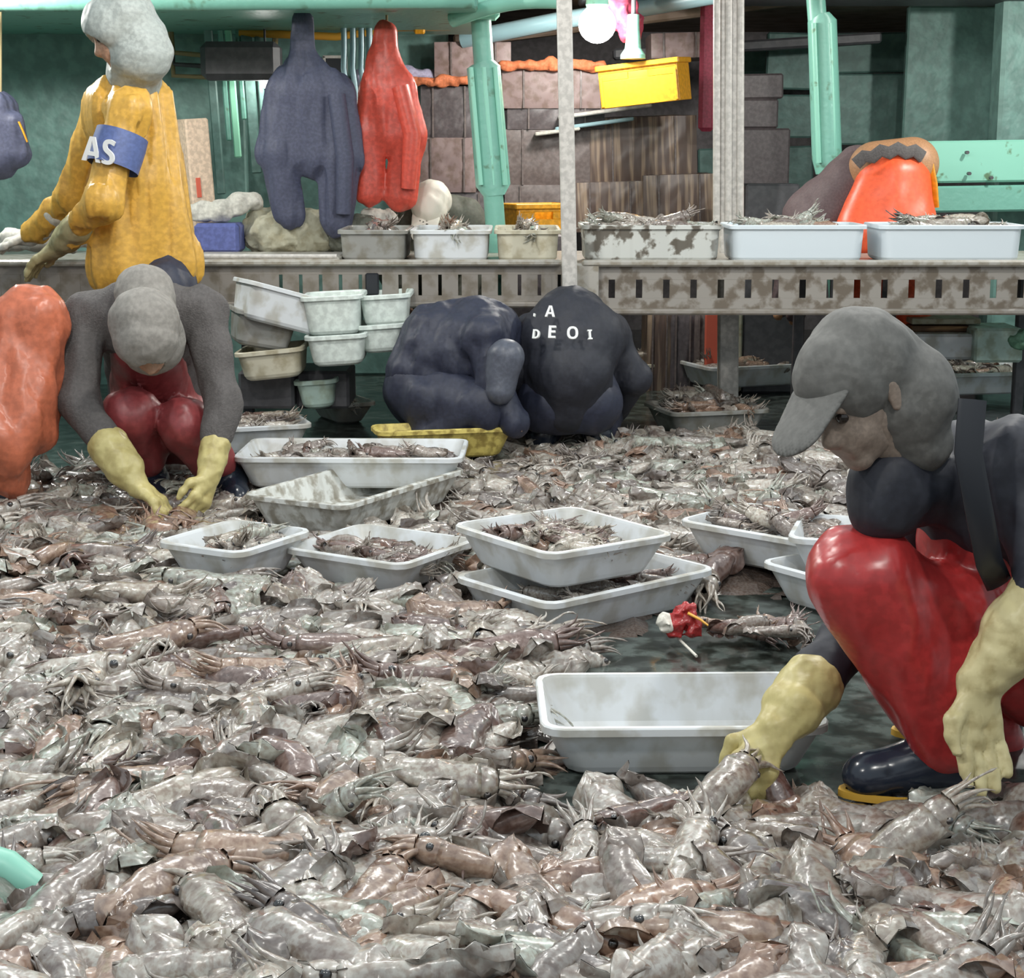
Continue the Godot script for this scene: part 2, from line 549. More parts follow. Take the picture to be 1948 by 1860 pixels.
func box_px(called: String, label: String, category: String, x0: float, y0: float, x1: float, y1: float, d: float, depth: float, m: Material, bev := 0.008, roll := 0.0, yaw := 0.0, group := "") -> MeshInstance3D:
	var a := at(x0, y0, d)
	var b := at(x1, y1, d)
	var size := Vector3(absf(b.x - a.x), absf(a.y - b.y), depth)
	var o := put(called, block_mesh(size, bev), m, self, Transform3D(Basis(Vector3.UP, yaw) * Basis(Vector3.BACK, roll), (a + b) * 0.5 + Vector3(0, 0, -depth * 0.5)))
	if category != "":
		tag(o, label, category, group)
	return o

# ---------------------------------------------------------------- trays
func rounded_ring(L: float, W: float, inset: float, y: float, rad: float, seg := 3) -> Array:
	var out := []
	var hx := L * 0.5 - inset
	var hz := W * 0.5 - inset
	for q in 4:
		var cx := (hx - rad) * (1.0 if q == 0 or q == 3 else -1.0)
		var cz := (hz - rad) * (1.0 if q < 2 else -1.0)
		for i in seg + 1:
			var a := PI * 0.5 * (q + float(i) / seg)
			out.append(Vector3(cx + cos(a) * rad, y, cz + sin(a) * rad))
	return out

func loft(st: SurfaceTool, rings: Array, inside := false) -> void:
	for i in rings.size() - 1:
		var A: Array = rings[i]
		var B2: Array = rings[i + 1]
		var n := A.size()
		var nn := []
		for k in n:
			var t: Vector3 = A[(k + 1) % n] - A[(k + n - 1) % n]
			var s: Vector3 = B2[k] - A[k]
			var v := s.cross(t).normalized()
			nn.append(v)
		for k in n:
			var j := (k + 1) % n
			tri(st, A[k], A[j], B2[j], nn[k], nn[j], nn[j])
			tri(st, A[k], B2[j], B2[k], nn[k], nn[j], nn[k])

func fan(st: SurfaceTool, ring: Array, n: Vector3) -> void:
	var c := Vector3.ZERO
	for p in ring:
		c += p
	c /= ring.size()
	for k in ring.size():
		tri(st, c, ring[k], ring[(k + 1) % ring.size()], n, n, n)

var tray_cache := {}
func tray_meshes(L: float, W: float, H: float, slope := 0.044) -> Array:
	var key := "%.2f %.2f %.2f %.3f" % [L, W, H, slope]
	if not tray_cache.has(key):
		var st := begin()
		var r := func(inset: float, y: float, rad: float) -> Array: return rounded_ring(L, W, inset, y, rad)
		var base: Array = r.call(slope + 0.018, 0.0, 0.04)
		fan(st, base, Vector3.DOWN)
		loft(st, [base, r.call(slope + 0.006, 0.008, 0.045), r.call(slope, 0.02, 0.045), r.call(0.012, H - 0.014, 0.04), r.call(0.017, H - 0.006, 0.036), r.call(slope + 0.005, 0.022, 0.04), r.call(slope + 0.014, 0.012, 0.04)])
		fan(st, r.call(slope + 0.014, 0.012, 0.04), Vector3.UP)
		var rim := begin()
		loft(rim, [r.call(0.012, H - 0.017, 0.04), r.call(0.0, H - 0.017, 0.045), r.call(0.0, H - 0.003, 0.045), r.call(0.003, H, 0.043), r.call(0.014, H, 0.038), r.call(0.017, H - 0.006, 0.036)])
		tray_cache[key] = [st.commit(), rim.commit()]
	return tray_cache[key]

var blocked := []              # [inverse transform, half size] of trays that stand in the heap

func tray(xf: Transform3D, L: float, W: float, H: float, m: Material, label: String, group := "", blocks := true, slope := 0.044) -> Node3D:
	var t := thing("tray", label, "tray", Vector3.ZERO, 0.0, group)
	t.transform = xf
	var ms := tray_meshes(L, W, H, slope)
	put("pan", ms[0], m, t)
	put("rim", ms[1], m, t)
	if blocks:
		blocked.append([xf.affine_inverse(), Vector3(L * 0.5, H, W * 0.5)])
	return t

# near rim edge runs between two pixels at a height; the tray reaches back from it
func tray_xf(ax: float, ay: float, bx: float, by: float, rim: float, W: float, H: float, d := 0.0) -> Array:
	var A := deck(ax, ay, rim) if d == 0.0 else at(ax, ay, d)
	var B2 := deck(bx, by, rim) if d == 0.0 else at(bx, by, d)
	A.y = rim
	B2.y = rim
	var u := (B2 - A).normalized()
	var back := Vector3.UP.cross(u)
	if back.z > 0.0:
		back = -back
	var c := (A + B2) * 0.5 + back * W * 0.5
	c.y = rim - H
	return [Transform3D(Basis(u, Vector3.UP, -back), c), A.distance_to(B2)]

func tray_px(ax: float, ay: float, bx: float, by: float, rim: float, W: float, H: float, m: Material, label: String, group := "", d := 0.0, blocks := true) -> Array:
	var x := tray_xf(ax, ay, bx, by, rim, W, H, d)
	var t := tray(x[0], x[1], W, H, m, label, group, blocks)
	return [t, x[0], x[1], W, H]

# ---------------------------------------------------------------- squid
var kinds := []                # one entry per body shape: {whole, mantle, fin, head, eye, arms}
var mass := []                 # per shape: [[transform], [colour]] for the uncounted rest of the heap
var singles := 0

func skin_color(n: float, back: float) -> Color:
	# dorsal skin brown-mauve, belly pale; chromatophore patches by noise (linear values)
	var pale := Color(0.72, 0.70, 0.655)
	var grey := Color(0.50, 0.48, 0.455)
	var brown := Color(0.25, 0.192, 0.175)
	var c := pale.lerp(grey, clampf(back * 0.9 + n * 0.5, 0.0, 1.0))
	return c.lerp(brown, clampf((n - 0.05) * 2.8, 0.0, 0.9) * (0.35 + 0.65 * back))

func vert(st: SurfaceTool, p: Vector3, n: Vector3, c: Color) -> void:
	st.set_color(c)
	st.set_normal(n)
	st.add_vertex(p)

func skin_quads(st: SurfaceTool, rings: Array, cols: Array, closed := true) -> void:
	var n: int = rings[0].size()
	var m := rings.size()
	var norms := []
	for i in m:
		var row := []
		for k in n:
			var t: Vector3 = rings[i][(k + 1) % n if closed else mini(k + 1, n - 1)] - rings[i][(k + n - 1) % n if closed else maxi(k - 1, 0)]
			var s: Vector3 = rings[mini(i + 1, m - 1)][k] - rings[maxi(i - 1, 0)][k]
			var v := t.cross(s)
			row.append(v.normalized() if v.length() > 1e-9 else Vector3.UP)
		norms.append(row)
	for i in m - 1:
		for k in (n if closed else n - 1):
			var j := (k + 1) % n
			var q := [[i, k], [i, j], [i + 1, j], [i, k], [i + 1, j], [i + 1, k]]
			for h in 2:
				var A: Array = q[h * 3]
				var B2: Array = q[h * 3 + 1]
				var C: Array = q[h * 3 + 2]
				var a: Vector3 = rings[A[0]][A[1]]
				var b: Vector3 = rings[B2[0]][B2[1]]
				var c: Vector3 = rings[C[0]][C[1]]
				var order := [A, C, B2] if (b - a).cross(c - a).dot(norms[A[0]][A[1]] + norms[C[0]][C[1]]) > 0.0 else [A, B2, C]
				for o in order:
					vert(st, rings[o[0]][o[1]], norms[o[0]][o[1]], cols[o[0]][o[1]])

func make_squid_kind(sd: int) -> Dictionary:
	var r := RandomNumberGenerator.new()
	r.seed = sd
	var L := r.randf_range(0.15, 0.205)
	var R := r.randf_range(0.030, 0.041)
	var bend := r.randf_range(-1.6, 1.6)
	var sag := r.randf_range(-0.35, 0.35)
	var flat := r.randf_range(0.6, 0.85)
	var ns := FastNoiseLite.new()
	ns.seed = sd
	ns.frequency = 1.0
	ns.fractal_octaves = 3
	var spine := func(t: float) -> Vector3:      # t 0 at the tail, 1 at the collar, beyond 1 into the head
		var x := (t - 0.5) * L
		return Vector3(x, sag * x * x * 1.6, bend * x * x * 2.2)
	var place := func(t: float, rad: float, a: float, fl: float) -> Vector3:
		var p: Vector3 = spine.call(t)
		var d: Vector3 = (spine.call(t + 0.02) - spine.call(t - 0.02)).normalized()
		var side := d.cross(Vector3.UP).normalized()
		var up := side.cross(d)
		return p + side * cos(a) * rad + up * sin(a) * rad * fl
	# mantle: a limp bag, pointed at the tail, with an open collar turned inward
	var st := begin()
	var rings := []
	var cols := []
	var N := 16
	for i in 22:
		var t := i / 18.0
		var rad := R * pow(clampf(1.0 - pow(1.0 - minf(t, 1.0), 2.3), 0.0, 1.0), 0.62) * (1.0 - 0.12 * t * t)
		var tt := t
		if i > 18:       # inside of the collar
			tt = 1.0 - (i - 18) * 0.05
			rad = R * (0.80 - (i - 18) * 0.03)
		rad = maxf(rad, 0.0006)
		var ring := []
		var col := []
		for k in N:
			var a := TAU * k / N
			var wob := 1.0 + 0.22 * ns.get_noise_3d(t * 3.0, cos(a) * 1.2, sin(a) * 1.2)
			ring.append(place.call(tt, rad * wob, a, flat))
			var nn := ns.get_noise_3d(t * 7.0 + 9.0, cos(a) * 2.0, sin(a) * 2.0)
			col.append(skin_color(nn, clampf(sin(a) * 0.9 + 0.25, 0.0, 1.0)) if i <= 18 else Color(0.30, 0.24, 0.22))
		rings.append(ring)
		cols.append(col)
	skin_quads(st, rings, cols)
	var mantle := st.commit()
	# fins: two soft flaps at the tail joined along the back
	var fins := []
	for s in [-1.0, 1.0]:
		st = begin()
		rings = []
		cols = []
		for i in 9:
			var u := i / 8.0
			var t := -0.03 + u * 0.46
			var wd := R * 0.95 * pow(sin(PI * pow(u, 0.85)), 0.8) + 0.002
			var ring := []
			var col := []
			for k in 6:
				var w := k / 5.0
				var th := 0.0022 * (1.0 - 0.6 * w)
				var p: Vector3 = place.call(t, R * 0.45 * sin(PI * minf(u + 0.12, 1.0)), PI * 0.5, flat)
				var d: Vector3 = (spine.call(t + 0.02) - spine.call(t - 0.02)).normalized()
				var side := d.cross(Vector3.UP).normalized()
				p += side * s * wd * w + Vector3.UP * (0.010 * ns.get_noise_2d(u * 5.0 + s * 7.0, w * 3.0) - R * 0.5 * w * w)
				ring.append(p + Vector3.UP * th)
				col.append(skin_color(ns.get_noise_2d(u * 9.0 + 3.0, w * 4.0 + s), 0.6))
			for k in 6:
				ring.append(ring[5 - k] - Vector3.UP * (0.0045 * (1.0 - 0.6 * (5 - k) / 5.0)))
				col.append(Color(0.46, 0.44, 0.40))
			rings.append(ring)
			cols.append(col)
		skin_quads(st, rings, cols)
		fins.append(st.commit())
	# head: a rounded block with bulging eyes
	st = begin()
	rings = []
	cols = []
	for i in 10:
		var u := i / 9.0
		var t := 0.94 + u * 0.24
		var rad := R * (0.62 + 0.16 * sin(PI * u) - 0.14 * u)
		if i == 9:
			rad = R * 0.25
		var ring := []
		var col := []
		for k in 12:
			var a := TAU * k / 12
			ring.append(place.call(t, rad * (1.0 + 0.12 * absf(cos(a))), a, 0.85))
			col.append(skin_color(ns.get_noise_3d(u * 3.0, cos(a) * 2.0, sin(a) * 2.0) + 0.12, clampf(sin(a) * 0.8 + 0.4, 0.0, 1.0)))
		rings.append(ring)
		cols.append(col)
	skin_quads(st, rings, cols)
	var head := st.commit()
	var eyes := []
	for s in [0.0, PI]:
		st = begin()
		var c: Vector3 = place.call(1.06, R * 0.72, s, 1.0)
		var er := R * 0.19
		rings = []
		cols = []
		for i in 7:
			var a := -PI / 2 + PI * i / 6.0
			var ring := []
			var col := []
			for k in 8:
				ring.append(c + Vector3(cos(a) * cos(TAU * k / 8), sin(a), cos(a) * sin(TAU * k / 8)) * er)
				col.append(Color(0.012, 0.012, 0.016) if absf(a) < 0.9 else Color(0.25, 0.22, 0.2))
			rings.append(ring)
			cols.append(col)
		skin_quads(st, rings, cols)
		eyes.append(st.commit())
	# eight arms and two longer tentacles
	st = begin()
	var base_dir: Vector3 = (spine.call(1.2) - spine.call(1.1)).normalized()
	for q in 9:
		var a := TAU * q / 9.0
		var long := q == 2
		var p: Vector3 = place.call(1.17, R * 0.42, a, 0.8)
		var d := (base_dir + Vector3(0, sin(a) * 0.12 - 0.12, cos(a) * 0.22) + Vector3(r.randf_range(-0.2, 0.2), r.randf_range(-0.2, 0.1), r.randf_range(-0.25, 0.25))).normalized()
		var curl := Vector3(r.randf_range(-1, 1), r.randf_range(-0.9, -0.1), r.randf_range(-1, 1)) * 0.26
		var seg := 9
		var ln := (0.095 if long else r.randf_range(0.045, 0.07)) / seg
		rings = []
		cols = []
		for i in seg + 1:
			var u := float(i) / seg
			var rad := (0.0042 if long else 0.0074) * (1.0 - u) + 0.0004
			if long and u > 0.75:
				rad += 0.0018 * sin((u - 0.75) * 4.0 * PI)
			var side := d.cross(Vector3.UP if absf(d.y) < 0.9 else Vector3.RIGHT).normalized()
			var up := side.cross(d)
			var ring := []
			var col := []
			for k in 6:
				var b := TAU * k / 6
				ring.append(p + (side * cos(b) + up * sin(b)) * rad)
				col.append(skin_color(ns.get_noise_2d(u * 8.0 + q * 5.0, b) + 0.02, 0.4))
			rings.append(ring)
			cols.append(col)
			p += d * ln
			d = (d + curl * 0.5).normalized()
			if i == 4:
				curl = Vector3(r.randf_range(-1, 1), r.randf_range(-0.8, 0.2), r.randf_range(-1, 1)) * 0.5
		skin_quads(st, rings, cols)
	var arms := st.commit()
	var whole := SurfaceTool.new()
	for m in [mantle, fins[0], fins[1], head, eyes[0], eyes[1], arms]:
		whole.append_from(m, 0, Transform3D())
	return {"mantle": mantle, "fins": fins, "head": head, "eyes": eyes, "arms": arms, "whole": whole.commit()}

var squid_proto := []
func squid_thing(kind: int, tint: int, xf: Transform3D, label: String, group: String) -> Node3D:
	# the first of a body shape and tone is built from its parts; the others are copies of it
	var key := "%d %d" % [kind, tint]
	var t: Node3D
	for p in squid_proto:
		if p[0] == key:
			t = p[1].duplicate()
			t.name = numbered("squid")
			add_child(t)
			tag(t, label, "squid", group)
			if group == "":
				t.remove_meta("group")
	if t == null:
		t = thing("squid", label, "squid", Vector3.ZERO, 0.0, group)
		var k: Dictionary = kinds[kind]
		var m: Material = M["squid%d" % tint]
		put("mantle", k.mantle, m, t)
		put("fin", k.fins[0], m, t)
		put("fin", k.fins[1], m, t)
		var h := put("head", k.head, m, t)
		put("eye", k.eyes[0], M.squid_mass, h)
		put("eye", k.eyes[1], M.squid_mass, h)
		put("arms", k.arms, m, t)
		squid_proto.append([key, t])
	t.transform = xf
	singles += 1
	return t

func squid_xf(p: Vector3, yaw: float, pitch: float, roll: float, s: float) -> Transform3D:
	return Transform3D((Basis(Vector3.UP, yaw) * Basis(Vector3.BACK, pitch) * Basis(Vector3.RIGHT, roll)).scaled(Vector3.ONE * s), p)

func lay_in_mass(xf: Transform3D) -> void:
	var k := rng.randi() % kinds.size()
	mass[k][0].append(xf)
	var tone := rng.randf()
	var c := Color(0.84, 0.83, 0.79).lerp(Color(0.26, 0.225, 0.22), pow(tone, 1.5))
	if rng.randf() < 0.12:
		c = Color(0.60, 0.42, 0.33)
	elif rng.randf() < 0.1:
		c = Color(0.70, 0.78, 0.73)
	mass[k][1].append(c)

func smooth01(a: float, b: float, x: float) -> float:
	return smoothstep(a, b, x)

func heap(x: float, d: float) -> float:
	# height of the heap over the deck at x and distance d
	var n := noise_a.get_noise_2d(x * 2.2, d * 2.2)
	var h := 0.062 + 0.035 * n
	h += 0.03 * (1.0 - smooth01(2.2, 2.7, d)) - 0.02 * smooth01(2.6, 2.85, d) * (1.0 - smooth01(3.05, 3.2, d)) * smooth01(-0.15, 0.05, x) * 1.6                     # piled up in front
	h += 0.02 * (1.0 - smooth01(-1.6, -0.4, x)) * (1.0 - smooth01(4.6, 5.4, d))
	# swept clear: beside the empty tray and round the right worker's boots
	var nb := noise_a.get_noise_2d(x * 5.0 + 40.0, d * 5.0) * 0.12
	var clear := smooth01(0.0, 0.16, x + nb) * smooth01(3.02, 3.12, d + nb * 0.4) * (1.0 - smooth01(4.10 + 0.4 * smooth01(0.3, 0.5, x), 4.34 + 0.4 * smooth01(0.3, 0.5, x), d + nb))
	h *= 1.0 - clear
	# behind the two dark crouchers and the tray stack
	var c2 := (1.0 - smooth01(-0.15, 0.1, x + nb)) * smooth01(6.2, 6.5, d + nb)
	h *= 1.0 - c2
	h *= 1.0 - smooth01(7.0, 7.2, d)
	return h

func is_blocked(p: Vector3, grow: float) -> bool:
	for b in blocked:
		var q: Vector3 = b[0] * p
		var s: Vector3 = b[1]
		if absf(q.x) < s.x + grow and absf(q.z) < s.z + grow and q.y > -0.02:
			return true
	return false

func make_heap() -> void:
	# ground of slime and torn flesh under the animals
	var st := begin()
	var nx := 90
	var nz := 110
	var grid := []
	for j in nz + 1:
		var row := []
		for i in nx + 1:
			var d := 2.0 + 5.3 * j / nz
			var x := (-2.4 + 4.8 * i / nx)
			var h := heap(x, d)
			row.append(Vector3(x, (h - 0.035 + 0.012 * noise_a.get_noise_2d(x * 30.0, d * 30.0)) if h > 0.03 else -0.01, -d))
		grid.append(row)
	for j in nz:
		for i in nx:
			if maxf(grid[j][i].y, grid[j + 1][i + 1].y) < 0.0:
				continue
			quad(st, grid[j][i], grid[j][i + 1], grid[j + 1][i + 1], grid[j + 1][i], Vector3.UP)
	st.index()
	var root := thing("squid_heap", "wet grey mass of heaped squid filling the deck between the trays, beneath and behind the topmost ones", "squid heap", Vector3.ZERO, 0.0, "", "stuff")
	var sl := put("slurry", st.commit(), M.slurry, root)
	sl.set_meta("kind", "stuff")
	# animals in layers, the topmost near ones as things
	var cand := []
	var step := 0.075
	for layer in 3:
		var d := 2.12
		while d < 7.1:
			var x := -0.34 * d - 0.15
			while x < 0.34 * d + 0.15:
				var px := x + rng.randf_range(-0.5, 0.5) * step
				var pd := d + rng.randf_range(-0.5, 0.5) * step
				var h := heap(px, pd)
				var s := rng.randf_range(0.95, 1.42)
				var y := h - 0.030 + layer * 0.013 + rng.randf_range(-0.008, 0.012)
				var keep := 0.5 if layer == 0 else (0.5 if layer == 1 else 0.36)
				if h > 0.03 and rng.randf() < keep and not is_blocked(Vector3(px, maxf(y, 0.02), -pd), 0.065):
					var xf := squid_xf(Vector3(px, maxf(y, 0.022), -pd), rng.randf_range(0, TAU), rng.randf_range(-0.42, 0.10), rng.randf_range(-0.9, 0.9) + (PI if rng.randf() < 0.4 else 0.0), s)
					if layer == 2 and absf(px) < 0.315 * pd and pd > 2.28:
						cand.append([pd, xf])
					else:
						lay_in_mass(xf)
				x += step
			d += step
	cand.sort_custom(func(a, b): return a[0] < b[0])
	var n := 0
	for c in cand:
		if n < 205:
			var tint: int = [0, 1, 2, 2, 3, 4, 1, 5, 2, 4][rng.randi() % 10]
			var p: Vector3 = c[1].origin
			var k: float = p.x / c[0]
			var side := "far left" if k < -0.18 else ("left" if k < -0.06 else ("middle" if k < 0.06 else ("right" if k < 0.18 else "far right")))
			var sc: float = (c[1] as Transform3D).basis.get_scale().x
			var big := "small" if sc < 1.1 else ("middling" if sc < 1.27 else "large")
			var row := "front edge" if c[0] < 2.48 else ("front part" if c[0] < 2.72 else "tray row")
			var where := "%s of the heap's %s" % [side, row]
			squid_thing(rng.randi() % kinds.size(), tint, c[1], "%s %s squid, tail pointing %s, on the %s" % [big, TONES[tint], tail(c[1]), where], "%s %s squid, tail pointing %s, on the %s" % [big, TONES[tint], tail(c[1]), where])
			n += 1
		else:
			lay_in_mass(c[1])

const TONES := ["pale cream", "light beige", "mauve-grey", "tan", "dark brown-mauve", "greenish white"]
# a squid laid between the place of its tail and the place of its head
func squid_between(a: Vector3, b: Vector3, roll: float, s: float) -> Transform3D:
	var x := (b - a).normalized()
	var z := x.cross(Vector3.UP).normalized()
	return Transform3D((Basis(x, z.cross(x), z) * Basis(Vector3.RIGHT, roll)).scaled_local(Vector3.ONE * s), (a + b) * 0.5)

func tail(xf: Transform3D) -> String:
	var v := -xf.basis.x
	if absf(v.x) > absf(v.z):
		return "right" if v.x > 0.0 else "left"
	return "forward" if v.z > 0.0 else "aft"

func fill_tray(t: Array, n_top: int, n_low: int, level: float, label: String, mound := 0.0, size := 0.8, tints := [0, 2, 4, 4, 1]) -> void:
	var xf: Transform3D = t[1]
	var L: float = t[2] - 0.22
	var W: float = t[3] - 0.19
	for i in n_top + n_low:
		var top := i < n_top
		var lx := rng.randf_range(-0.5, 0.5)
		var lz := rng.randf_range(-0.5, 0.5)
		var up := level + mound * (1.0 - 2.0 * maxf(absf(lx), absf(lz))) - (0.0 if top else 0.022)
		var p := xf * Vector3(lx * L, up, lz * W)
		var yaw := rng.randf_range(-0.4, 0.4) + (PI if rng.randf() < 0.5 else 0.0) + xf.basis.get_euler().y + (PI / 2 if W > L else 0.0)
		if L > 0.2 and W > 0.2 and rng.randf() < 0.25:
			yaw += PI / 2
		var q := squid_xf(p, yaw, rng.randf_range(-0.12, 0.12), rng.randf_range(0, TAU), size * rng.randf_range(0.85, 1.1))
		if top:
			var tint: int = tints[rng.randi() % tints.size()]
			var full := "%s squid, tail pointing %s, %s" % [TONES[tint], tail(q), label]
			squid_thing(rng.randi() % kinds.size(), tint, q, full, full)
		else:
			lay_in_mass(q)

func finish_mass() -> void:
	var root := get_node("squid_heap")
	for k in kinds.size():
		var mm := MultiMesh.new()
		mm.transform_format = MultiMesh.TRANSFORM_3D
		mm.use_colors = true
		mm.mesh = kinds[k].whole
		mm.instance_count = mass[k][0].size()
		for i in mass[k][0].size():
			mm.set_instance_transform(i, mass[k][0][i])
			mm.set_instance_color(i, mass[k][1][i])
		var o := MultiMeshInstance3D.new()
		o.name = "squid_layer"
		o.multimesh = mm
		o.material_override = M.squid_mass
		o.set_meta("kind", "stuff")
		root.add_child(o, true)

# ---------------------------------------------------------------- people
func head_bones(c: Vector3, F: Vector3, U: Vector3) -> Array:
	var R := F.cross(U).normalized()
	var b := [
		bone(c + U * 0.03 - F * 0.018, c + U * 0.03 + F * 0.02, 0.085, 0.078, R, 1.12),      # skull
		bone(c - U * 0.02 + F * 0.03, c - U * 0.03 + F * 0.045, 0.062, 0.058, R, 1.05),         # cheeks
		bone(c - U * 0.07 + F * 0.035, c - U * 0.085 + F * 0.062, 0.046, 0.030),             # jaw and chin
		bone(c + U * 0.012 + F * 0.082, c - U * 0.028 + F * 0.106, 0.010, 0.0145),           # nose
		bone(c - U * 0.030 + F * 0.096 + R * 0.010, c - U * 0.030 + F * 0.096 - R * 0.010, 0.009, 0.009),
		bone(c - U * 0.052 + F * 0.086 + R * 0.02, c - U * 0.052 + F * 0.086 - R * 0.02, 0.008, 0.008),
		bone(c - U * 0.064 + F * 0.082 + R * 0.016, c - U * 0.064 + F * 0.082 - R * 0.016, 0.008, 0.008),
		bone(c + U * 0.030 + F * 0.086 + R * 0.036, c + U * 0.034 + F * 0.086 + R * 0.012, 0.010, 0.009),
		bone(c + U * 0.030 + F * 0.086 - R * 0.036, c + U * 0.034 + F * 0.086 - R * 0.012, 0.010, 0.009),
	]
	for s in [-1.0, 1.0]:
		b.append(bone(c + R * s * 0.078 + U * 0.025 - F * 0.008, c + R * s * 0.076 - U * 0.018 - F * 0.002, 0.020, 0.013, R, 1.8))   # ears
		b.append(bone(c + U * 0.010 + F * 0.100 + R * s * 0.030, c + U * 0.010 + F * 0.100 + R * s * 0.034, 0.0165, 0.0165, F, 1.0, true))  # eye sockets
	return b

func glove_bones(elbow: Vector3, wrist: Vector3, D: Vector3, N: Vector3, thumb: float, curl: Array, cuff := 0.16, cuff_r := 0.056) -> Array:
	# D points along the fingers, N out of the palm, thumb is +1 or -1 along S
	D = D.normalized()
	N = (N - D * N.dot(D)).normalized()
	var S := D.cross(N)
	var back := (elbow - wrist).normalized()
	var b := []
	if cuff > 0.0:
		b.append(bone(wrist + back * cuff, wrist + back * cuff * 0.45, cuff_r, cuff_r * 0.9))
		b.append(bone(wrist + back * cuff * 0.45, wrist, cuff_r * 0.9, 0.038))
	b.append(bone(wrist, wrist + D * 0.03, 0.036, 0.036, N, 1.3))
	for s in [-1.0, 1.0]:
		b.append(bone(wrist + D * 0.03 + S * s * 0.012, wrist + D * 0.085 + S * s * 0.024, 0.026, 0.022, N, 1.25))
	var lens := [0.92, 1.04, 1.0, 0.80]
	for i in 4:
		var order := i if thumb > 0.0 else 3 - i
		var p := wrist + D * (0.092 - 0.006 * absf(i - 1.4)) + S * thumb * (0.034 - 0.0227 * i)
		var dir := (D + S * thumb * (0.08 - 0.052 * i)).normalized()
		var c: float = curl[i]
		var sl: float = lens[i]
		var seg := [0.043, 0.028, 0.023]
		var rad := [0.0122, 0.0112, 0.0102, 0.0088]
		for k in 3:
			var ang := c * (0.55 + 0.35 * k)
			var dd := (dir * cos(ang) + N * sin(ang)).normalized()
			b.append(bone(p, p + dd * seg[k] * sl, rad[k], rad[k + 1]))
			p += dd * seg[k] * sl
		order += 0
	var tc: float = curl[4]
	var tp := wrist + D * 0.028 + S * thumb * 0.030
	var t1 := tp + (D * 0.62 + S * thumb * 0.62 + N * 0.35 * tc).normalized() * 0.042
	var t2 := t1 + (D * 0.86 + S * thumb * (0.3 - 0.3 * tc) + N * 0.55 * tc).normalized() * 0.032
	var t3 := t2 + (D * 0.9 - S * thumb * 0.2 * tc + N * 0.6 * tc).normalized() * 0.024
	b.append(bone(tp - S * thumb * 0.008, t1, 0.019, 0.0145))
	b.append(bone(t1, t2, 0.0142, 0.0122))
	b.append(bone(t2, t3, 0.012, 0.0095))
	return b

func boot_bones(knee: Vector3, ankle: Vector3, toe: Vector3) -> Array:
	var f := toe - ankle
	f.y = 0.0
	f = f.normalized()
	var heel := Vector3(ankle.x, toe.y, ankle.z)
	return [
		bone(ankle.lerp(knee, 0.55), ankle, 0.064, 0.054),
		bone(ankle, heel - f * 0.012 + Vector3.UP * 0.008, 0.056, 0.046),
		bone(heel + f * 0.02 + Vector3.UP * 0.016, toe - f * 0.05 + Vector3.UP * 0.002, 0.048, 0.045, f.cross(Vector3.UP), 1.0),
		bone(toe - f * 0.06, toe - f * 0.04, 0.044, 0.040, Vector3.UP, 1.25),
		bone(ankle, heel + f * 0.11 + Vector3.UP * 0.012, 0.050, 0.044),
	]

